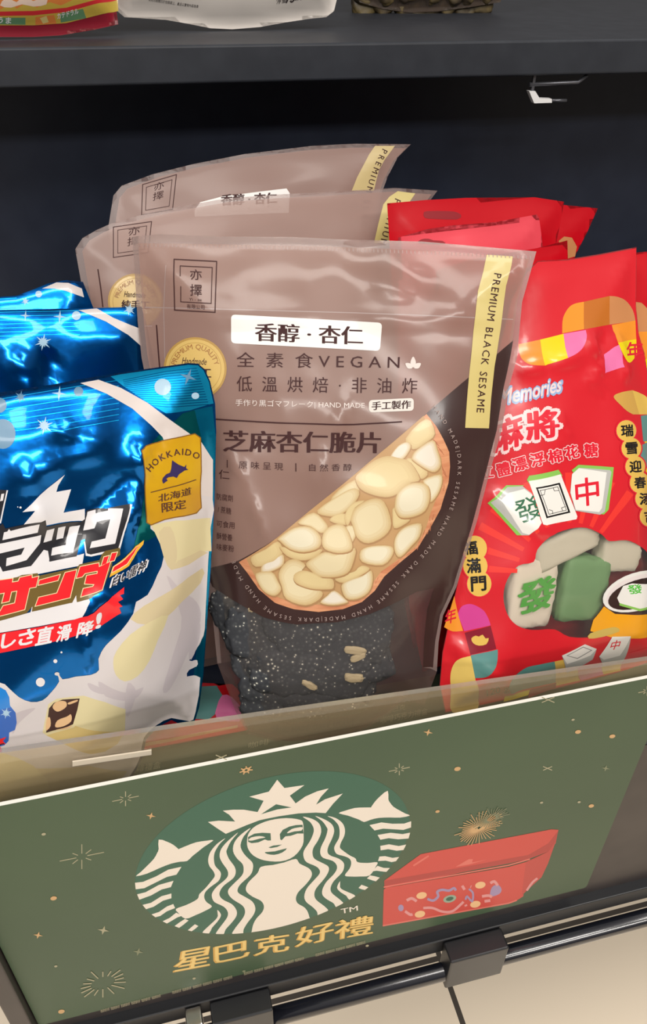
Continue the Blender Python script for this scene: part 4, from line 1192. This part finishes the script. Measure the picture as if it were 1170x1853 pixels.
# ================================================================== red mahjong marshmallow pouches
REDP = mat('red_pouch_print', (218, 34, 46), rough=0.3, coat=0.6, bump=(26, 0.2), coat_rough=0.08)
REDD = mat('red_pouch_film', (204, 10, 28), rough=0.25, coat=0.5, bump=(26, 0.2), coat_rough=0.1)
REDB = mat('red_back_film', (170, 14, 28), rough=0.4)
SLOT = mat('hang_slot_shade', (150, 12, 28), rough=0.6)
P_ = {k: mat('pouch_' + k, c, rough=0.25, coat=0.5, coat_rough=0.1) for k, c in dict(orange=(244, 152, 48), brown=(196, 112, 40), tan=(206, 140, 90), yellow=(240, 216, 24), pink=(238, 122, 176), gold=(232, 192, 92), goldd=(214, 168, 84), teal=(96, 150, 146), maroon=(140, 24, 44), magenta=(216, 70, 150), palegold=(236, 204, 112), grey=(150, 150, 150), white=(240, 238, 232), tileshade=(190, 190, 186), tilegreen=(140, 198, 90), leaf=(88, 196, 70), deepgreen=(52, 110, 78), black=(30, 28, 28), lblue=(150, 180, 222), pinkwhite=(250, 216, 216), coffee=(48, 30, 30), cup=(244, 168, 28), cupin=(236, 226, 224), redink=(226, 36, 56), banana=(206, 178, 90)).items()}

G = Sheet((980, 1258), z=SHELF_Z + 0.004, yaw=9, lean=20)
outG = [(952,492),(972,472),(1027,469),(1083,460),(1151,447),(1150,551),(1155,603),(1166,641),(1182,750),(1196,900),(1202,1050),(1192,1150),(1178,1202),(1100,1222),(1006,1246),(900,1270),(850,1281),(805,1290),(795,1240),(800,1180),(815,1110),(835,1020),(856,920),(876,780),(900,640),(925,540)]
bagG = pouch(G, outG, 'snack_pouch', 'front red marshmallow pouch printed with three mahjong tiles and clear window', 'red marshmallow pouches', CLEARF, REDB,
             amp=0.016, thick=0.008, seal=0.004, D=0.04, crumple=0.0007, seed=41,
             creases=[([(1062, 600), (1080, 650), (1092, 690)], 0.003, 0.004), ([(1090, 600), (1088, 650), (1090, 720)], 0.0025, -0.003), ([(1110, 600), (1130, 650), (1132, 690)], 0.003, 0.004), ([(1055, 690), (1080, 685), (1092, 715)], 0.003, 0.003), ([(1012, 740), (1018, 780), (1024, 800)], 0.002, 0.003), ([(930, 670), (990, 660), (1060, 640)], 0.004, 0.003), ([(890, 890), (930, 940), (1010, 970)], 0.003, 0.0025), ([(860, 1200), (915, 1230), (930, 1260)], 0.004, 0.003), ([(820, 1150), (840, 1200), (830, 1260)], 0.003, 0.003)])
Z5 = (770, 950, .3419); Z4 = (770, 700, .3419); Z3 = (730, 340, .376); Z9 = (960, 580, .2051)
rp_ = Print(G, 'printed_film', bagG, lift=2e-4)
hole = zp(Z5, '410,380 430,290 490,215 570,195 590,130 660,60 760,20 850,15 930,50 970,85 1060,80 1130,110 1180,160 1210,260 1200,420 1100,560 900,592 760,592 680,552 560,555 480,530 430,470')
cenG = np.mean(np.array(outG), 0)
rp_.poly([tuple(cenG + (np.array(p_) - cenG) * 0.995) for p_ in outG], REDP, holes=[smooth(hole, 3)])
RAY = mat('red_ray_print', (240, 58, 50), rough=0.3, coat=0.5, coat_rough=0.08)
for k in range(11):
    t0 = math.radians(-178 + k * 12.2); t1 = t0 + math.radians(4.5)
    c0 = np.array((1030, 1040))
    rp_.poly([tuple(c0 + 95 * np.array((math.cos(t0), math.sin(t0)))), tuple(c0 + 185 * np.array((math.cos(t0), math.sin(t0)))), tuple(c0 + 185 * np.array((math.cos(t1), math.sin(t1)))), tuple(c0 + 95 * np.array((math.cos(t1), math.sin(t1))))], RAY)
# patterned blocks
z3 = lambda s: zp(Z3, s)
z5 = lambda s: zp(Z5, s)
z9 = lambda s: zp(Z9, s)
rp_.poly(arcs(('s', z3('762,700 765,630 790,580 820,558 866,548')), z3('866,680')), P_['orange']); rp_.poly(z3('866,548 990,520 990,658 866,680'), P_['brown']); rp_.poly(arcs(('s', z3('990,520 1030,525 1070,545 1102,590 1114,640')), z3('990,658')), P_['tan'])
rp_.poly(arcs(z3('656,730'), ('s', z3('680,855 610,850 570,825 555,790 552,752'))), P_['orange']); rp_.poly(z3('656,730 768,702 790,818 680,855'), P_['yellow']); rp_.poly(arcs(z3('768,702'), ('s', z3('875,684 880,722 862,768 830,798 790,818'))), P_['pink'])
rp_.poly(z3('1000,660 1114,638 1118,730 1030,745'), P_['orange']); rp_.poly(arcs(z3('1030,745 1118,728'), ('s', z3('1122,800 1086,842 1055,800 1030,745'))), P_['yellow']); rp_.poly(z3('962,802 1035,755 1052,800 1062,862 968,892'), P_['pink'])
rp_.poly(arcs(z9('895,615 925,700 955,828'), ('s', z9('900,828 850,800 800,755 728,672 800,632 895,615'))), P_['goldd']); rp_.poly(arcs(('s', z9('895,615 960,640 1030,690 1060,830')), z9('955,828')), P_['gold']); rp_.poly(z9('968,840 1070,830 1070,1070 990,1065'), P_['teal']); rp_.poly(z9('1000,1068 1070,1060 1070,1160 1030,1130'), P_['yellow']); rp_.poly(z9('950,1110 1020,1075 1070,1150 1070,1290 985,1290'), P_['teal']); rp_.poly(z9('990,1305 1070,1300 1070,1380 1040,1370'), P_['yellow'])
rp_.text('年', (1136,651), (1162,648), (1132,620), P_['redink'], bold=0.02)
# lower patterns
rp_.poly(arcs(('s', z5('270,985 140,990 132,880 130,790 150,732 185,705 240,692')), z5('262,820 282,945')), P_['palegold']); rp_.poly(arcs(z5('260,810 236,690'), ('s', z5('380,658 378,720 360,770 320,805 260,810'))), P_['teal'])
rp_.poly(z5('205,570 342,533 372,655 236,688'), P_['maroon']); rp_.poly(arcs(('s', z5('168,470 190,430 240,418 300,448 328,490 342,530')), z5('203,562')), P_['magenta']); rp_.poly(arcs(('s', z5('196,560 140,562 96,540')), z5('130,440 150,375')), P_['orange'])
rp_.poly(zp(Z5, '240,600 262,585 280,590 300,580 315,600 332,598 320,630 280,638 250,625'), P_['gold'], 2); rp_.text('年', *zp(Z5, '100,530 158,512 105,455'), P_['redink'], bold=0.02)
rp_.poly(arcs(('s', z5('450,892 440,855 470,800 530,755 600,738 680,722')), z5('690,832')), P_['teal']); rp_.poly(zp(Z5, '680,722 780,700 815,822 690,850'), P_['gold']); rp_.poly(zp(Z5, '550,872 690,835 688,860 540,915'), P_['maroon']); rp_.poly(zp(Z5, '420,905 550,872 540,900 410,935'), P_['yellow'])
rp_.poly(zp(Z5, '805,775 928,745 940,790 820,822'), P_['pink']); rp_.poly(zp(Z5, '928,745 1040,725 1030,770 940,790'), P_['gold']); rp_.poly(zp(Z5, '1030,690 1180,640 1200,730 1040,760'), P_['redink'])
rp_.build()
tx = Print(G, 'lettering', bagG, lift=9e-4, step=4e-5)
for b, m, e in ((0.06, P_['lblue'], 2), (0.012, P_['pinkwhite'], 0)):
    tx.text('Memories', (902 - e, 732 + e), (1013 + e, 708 + e), (906 - e, 705 - e), m, bold=b)
tx.text('®', (1012, 694), (1018, 693), (1012, 687), P_['lblue'])
for b, m, e in ((0.075, P_['pinkwhite'], 3), (0.022, P_['redink'], 0)):
    tx.text('將', (953 - e, 796 + e), (1008 + e, 790 + e), (951 - e, 746 - e), m, bold=b, heavy=0.02, cell=0.004)
    tx.text('麻', (893 - e, 820 + e), (945 + e, 803 + e), (890 - e, 766 - e), m, bold=b, heavy=0.02, cell=0.004)
    tx.along('立體漂浮棉花糖', [(880,863),(912,858),(950,846),(985,838),(1015,833),(1042,826),(1068,824)], 24, m, bold=b, heavy=0.02)
tx.text('120 g', *zp(Z5, '322,914 440,888 318,872'), P_['black'])
tx.build()
col = Print(G, 'gold_scallop_print', bagG, lift=9e-4, step=2e-5)
for grp, rr in (([(1132,779),(1141,811),(1148,844),(1156,873),(1166,902),(1174,934)], 18), ([(858,992),(859,1024),(866,1056)], 22)):
    for x, y in grp: col.ellipse((x, y), rr + 2.5, rr + 3.5, P_['redink'], n=22)
    for x, y in grp: col.ellipse((x, y), rr, rr + 1, P_['gold'], n=22)
for ch, x, y, s in (('瑞',1134,779,22), ('雪',1142,811,22), ('迎',1149,844,22), ('春',1157,873,21), ('添',1167,902,22), ('吉',1176,934,22), ('福',852,992,24), ('滿',857,1024,26), ('門',865,1056,27)):
    col.text(ch, (x - s * .48, y + s * .5), (x + s * .48, y + s * .42), (x - s * .53, y - s * .45), P_['black'], bold=0.03)
col.build()
tp = Print(G, 'tile_picture', bagG, lift=7e-4, step=3e-5)
tp.poly(zp(Z4, '325,615 425,520 520,520 440,560 400,610 510,785 480,785 350,640'), P_['tilegreen']); tp.poly(zp(Z4, '342,612 395,575 430,530 510,525 560,565 612,720 590,750 545,785 505,785'), P_['tileshade']); tp.poly(zp(Z4, '395,600 440,560 520,540 562,572 612,718 545,782 510,772'), P_['white'])
tp.text('發', (939,948), (983,932), (925,908), P_['deepgreen'], bold=0.008)
tp.poly(zp(Z4, '533,492 545,470 700,438 720,468 712,482 545,512'), P_['tilegreen']); tp.poly(zp(Z4, '542,498 712,462 800,685 795,700 640,732 620,728'), P_['white'])
tp.ribbon(zp(Z4, '586,536 704,512 757,662 640,690'), 3.2, P_['black'], closed=True); tp.ribbon(zp(Z4, '603,548 696,528 742,652 650,674'), 1.1, P_['black'], closed=True)
for s in ('603,575 625,570 630,545', '672,534 678,550 702,548', '722,655 716,640 738,632', '650,650 668,655 670,672'): tp.ribbon(zp(Z4, s), 1.0, P_['black'])
tp.poly(zp(Z4, '770,440 805,412 992,425 988,470 965,650 940,675 900,670'), P_['tilegreen']); tp.poly(zp(Z4, '772,460 808,428 972,440 980,450 945,660 920,676 790,655 762,560'), P_['tileshade']); tp.poly(zp(Z4, '772,462 808,430 955,452 930,640 915,662 792,650 764,560'), P_['white'])
tp.text('中', (1042,918), (1083,911), (1039,868), P_['redink'], bold=0.015)
# cup of coffee and the two tiles pictured at the bottom
tp.poly(zp(Z5, '868,560 885,500 940,430 1000,470 1100,475 1260,440 1260,560 1100,600 1000,600'), P_['cup'], 0)
tp.ellipse(zp(Z5, '1120,350')[0], 66, 34, P_['white'], -18); tp.ellipse(zp(Z5, '1122,352')[0], 60, 29, P_['cupin'], -18); tp.ellipse(zp(Z5, '1125,362')[0], 58, 25, P_['coffee'], -18)
tp.poly(zp(Z5, '1010,385 1042,322 1090,308 1200,310 1200,420 1130,442 1022,412'), P_['white']); tp.poly(zp(Z5, '1022,412 1130,442 1200,418 1200,430 1130,455 1022,425'), P_['tilegreen']); tp.text('發', *zp(Z5, '1070,365 1145,358 1062,318'), P_['leaf'], bold=0.02)
tp.poly(zp(Z5, '860,600 868,572 960,545 1005,540 1022,562 930,592'), P_['banana'], 2)
tp.poly(zp(Z5, '718,690 840,630 902,655 880,712 745,782 735,745'), P_['white'], 0); tp.poly(zp(Z5, '718,690 735,745 745,782 880,712 902,655 868,690 745,735'), P_['tileshade']); tp.ribbon(zp(Z5, '745,690 830,645 875,662 800,705'), 1.6, P_['grey'], closed=True)
tp.poly(zp(Z5, '915,695 985,590 1082,588 1040,722 935,742'), P_['white'], 0); tp.poly(zp(Z5, '915,695 935,742 1040,722 1082,588 1025,690 940,712'), P_['tileshade']); tp.text('中', *zp(Z5, '968,662 1015,655 985,612'), P_['redink'], bold=0.01)
tp.build()
# marshmallow tiles behind the clear window
MARSH = mat('cream_marshmallow', (255, 248, 228), rough=0.6); MARSHG = mat('green_marshmallow', (128, 176, 120), rough=0.6); MARSHP = mat('dusty_marshmallow', (232, 230, 208), rough=0.6)
for nm, px, rx, ry, rz, m, dp, rot, lb, sd_ in (('marshmallow', zp(Z5, '590,375')[0], .017, .0235, .008, MARSH, .0105, -12, 'cream marshmallow tile with green character in the clear pouch window', 1),
                               ('marshmallow', zp(Z5, '775,120')[0], .025, .010, .007, MARSHP, .0095, 10, 'dusty green marshmallow at the top of the clear pouch window', 2), ('marshmallow', zp(Z5, '870,360')[0], .018, .022, .007, MARSHG, .0105, -15, 'green wrapped marshmallow beside the cream one in the pouch window', 3),
                               ('marshmallow', zp(Z5, '1060,160')[0], .016, .013, .007, MARSHP, .0095, -15, 'dull pinkish marshmallow at the window edge above the coffee cup', 4)):
    o = lump(nm, G, px, rx, ry, rz, m, dp, sd_, None, rot, 0.06, 0.8)
    if sd_ == 1: MARSH_O = o
    tag(o, lb, 'sweet', 'marshmallows in the red pouch window')
mk = Print(G, 'green_character', MARSH_O, lift=-2.2e-3)
mk.text('發', *zp(Z5, '490,482 675,430 505,312'), P_['leaf'], bold=0.02, heavy=0.02, cell=0.004)
mk.build()

def red_pouch(base_px, yaw, lean, out, bottom, label, slot=None, extra=(), film_m=None, seed=51, crumple=0.0007, creases=()):
    sh = Sheet(base_px, z=SHELF_Z + 0.001, yaw=yaw, lean=lean)
    b = pouch(sh, out, 'snack_pouch', label, 'red marshmallow pouches', film_m or REDD, REDB, amp=0.007, thick=0.006, seal=0.003, D=0.04, crumple=crumple, seed=seed, bottom_uv=bottom, creases=creases)
    if slot or extra:
        s = Print(sh, 'printed_film', b, lift=3e-4)
        if slot: s.poly(slot, SLOT, 2)
        for px, m in extra: s.poly(px, m, 0)
        s.build()
    return sh
bot = [(0.065, 0.06), (0.06, 0.003), (-0.06, 0.003), (-0.068, 0.06)]
red_pouch((1260, 1140), 9, 20, [(1128,462),(1151,457),(1250,448),(1360,430),(1375,600),(1385,800)], [(0.085, 0.06), (0.08, 0.003), (-0.05, 0.003), (-0.068, 0.06)], 'red marshmallow pouch cut by the right edge of the photo',
          extra=[([(1140,545),(1160,548),(1200,590),(1205,660),(1150,690),(1140,600)], P_['tan']), ([(1140,600),(1205,600),(1200,670),(1150,690)], P_['orange']), ([(1150,655),(1200,640),(1190,690),(1150,700)], P_['yellow'])], seed=61)
red_pouch((900, 1180), 8, 15, [(790,490),(850,470),(971,449),(1026,435),(1027,470),(1030,560),(1022,700)], bot, 'plain red pouch top between the front red one and the pinkish shiny one', seed=62)
red_pouch((880, 1140), 8, 15, [(720,430),(771,415),(816,408),(895,402),(971,388),(975,395),(981,440),(984,560),(980,700)], bot, 'pinkish shiny red pouch top with dark hang slot', slot=[(757,440),(762,433),(775,432),(784,435),(800,436),(803,442)],
          film_m=mat('red_film_pink_sheen', (240, 78, 92), rough=0.2, coat=0.9, coat_rough=0.12), crumple=0.0016, seed=63)  # pink of the reflected light is put into this film's base colour
red_pouch((890, 1100), 8, 15, [(700,368),(769,362),(843,358),(967,357),(1020,365),(1012,410),(1004,450),(1000,600)], bot, 'bright red pouch top with long hang slot behind the shiny one', slot=[(766,386),(772,382),(810,382),(826,384),(834,390),(826,397),(785,396),(768,394)], seed=64)
red_pouch((900, 1060), 8, 15, [(820,372),(940,368),(1021,371),(1081,377),(1062,420),(1040,462),(1025,600)], bot, 'dark rearmost red pouch with slanted right corner', extra=[([(1010,436),(1020,428),(1034,430),(1043,446),(1040,464),(1020,470)], P_['tan'])], seed=65)

# red pouch lying flat on the shelf between the blue and the brown pouch
N_ = Sheet((360, 1300), z=SHELF_Z + 0.006, flat=True)
bagN = pouch(N_, [(240,1362),(262,1330),(300,1292),(352,1235),(420,1238),(470,1285),(446,1322),(352,1342),(262,1356)], 'snack_pouch', 'red pouch lying flat on the shelf between blue and brown pouches', 'red marshmallow pouches', REDD, REDB, amp=0.005, thick=0.004, seal=0.002, D=0.02, seed=71)
np_ = Print(N_, 'printed_film', bagN, lift=3e-4)
np_.poly([(356,1243),(392,1241),(402,1258),(398,1285),(378,1302),(330,1302),(316,1290)], P_['teal'], 0); np_.poly([(392,1300),(392,1280),(402,1258),(420,1262),(440,1288),(432,1306)], P_['pink'], 2)
np_.poly([(262,1345),(300,1338),(430,1312),(430,1317),(300,1344),(262,1351)], P_['tan'], 0)  # tan strip is a reflected line coloured onto the pouch
np_.build()

# ================================================================== bags on the upper shelf
UP_Z = 1.1876
def upper(base_px, yaw, lean, out, height, name, label, front, back, seed, group='pouches on the upper shelf'):
    sh = Sheet(base_px, z=UP_Z + 0.001, yaw=yaw, lean=lean)
    q = sh.uv(out)
    x0, x1 = q[:, 0].min(), q[:, 0].max()
    b = pouch(sh, out, name, label, group, front, back, amp=0.016, thick=0.012, seal=0.003, D=0.03, crumple=0.0005, seed=seed, bottom_uv=[(x1 + .002, height * .5), (x1 - .004, height), (x0 + .004, height), (x0 - .002, height * .5)])
    return sh, b
CRIM = mat('crimson_pouch_print', (140, 18, 40), rough=0.3, coat=0.3)
T1, t1 = upper((100, 66), 8, 14, [(-120,40),(-60,60),(0,67),(60,67),(110,64),(170,54),(214,44)], 0.17, 'snack_pouch', 'multicoloured pouch with crimson base at the left of the upper shelf', CRIM, REDB, 81)
x = Print(T1, 'printed_film', t1, lift=3e-4)
YG = mat('olive_yellow_print', (196, 168, 66), rough=0.3, coat=0.3); GRN = mat('sea_green_print', (96, 140, 100), rough=0.3, coat=0.3); RD2 = mat('bright_red_print', (206, 44, 50), rough=0.3, coat=0.3); ORG = mat('orange_print', (216, 128, 60), rough=0.3, coat=0.3)
x.poly([(-130,-120),(-110,42),(0,46),(60,46),(120,42),(214,20),(206,-120)], YG)
x.poly([(-112,26),(0,29),(60,28),(120,22),(213,0),(212,-6),(120,14),(60,20),(0,21),(-112,18)], RD2)
x.poly([(-110,16),(0,18),(20,6),(30,16),(52,2),(66,14),(90,4),(110,10),(140,-4),(150,-40),(-110,-40)], ORG, 0)
x.poly([(-40,32),(20,32),(46,32),(46,45),(-40,44)], GRN); x.poly([(64,31),(98,27),(102,43),(64,45)], ORG); x.poly([(108,25),(150,16),(156,33),(110,41)], GRN)
x.poly([(0,10),(12,-4),(30,4),(44,-8),(60,2),(82,-6),(84,8),(60,12),(40,8),(20,14)], mat('cream_print', (230, 206, 190), rough=0.35), 2)
x.poly([(72,33),(84,29),(88,40),(78,43)], YEL)
x.text('うま', (-4,42), (20,43), (-4,31), PWHITE, bold=0.02); x.text('カテドラル', (104,35), (142,25), (103,25), PWHITE, bold=0.015)
x.build()
WHF = mat('white_pouch_film', (232, 224, 216), rough=0.35, coat=0.3)
T2, t2 = upper((420, 53), 2, 12, [(208,-5),(212,20),(225,31),(300,36),(340,43),(380,51),(420,53),(470,49),(520,40),(560,34),(590,31),(604,20),(610,-5)], 0.18, 'snack_pouch', 'white pouch with small print standing in the middle of the upper shelf', WHF, WHF, 82)
x = Print(T2, 'lettering', t2, lift=4e-4)
BK = mat('grey_black_ink', (70, 62, 62), rough=0.5)
x.text('有效日期標示於包裝袋上、產品以實物內容為準', (268,2), (358,15), (269,-4), BK); x.text('淨重75公克', (500,8), (546,0), (499,-3), BK); x.text('75', (516,6), (532,4), (515,-10), BK, bold=0.02)
x.poly([(350,-8),(364,-2),(376,-8),(364,-30)], RD2, 2)
x.build()
CLF = film('clear_brown_film', (0.7, 0.62, 0.55), gloss=0.06, rough=0.1, haze=0.4, haze_col=(92, 80, 72))
T3, t3 = upper((770, 22), -2, 12, [(640,-30),(650,4),(690,16),(740,23),(790,21),(850,13),(905,4),(915,-30)], 0.16, 'snack_pouch', 'clear pouch with brown nuts cut off at the top of the photo', CLF, mat('brown_back_film', (92, 80, 70), rough=0.4), 83)
NUTB = noisy('roasted_nut', (120, 104, 66), (60, 50, 40), 90, rough=0.5)
rg = random.Random(8)
for i in range(16):
    o = lump('roasted_nut', T3, (670 + (i % 8) * 30 + rg.uniform(-5, 5), 2 - 26 * (i // 8) + rg.uniform(-4, 4)), .013, .010, .006, NUTB, .010, i + 40, None, rg.uniform(0, 180), 0.15)
    tag(o, 'roasted brown nut inside the clear pouch on the upper shelf', 'nut', 'roasted nuts in the clear pouch')
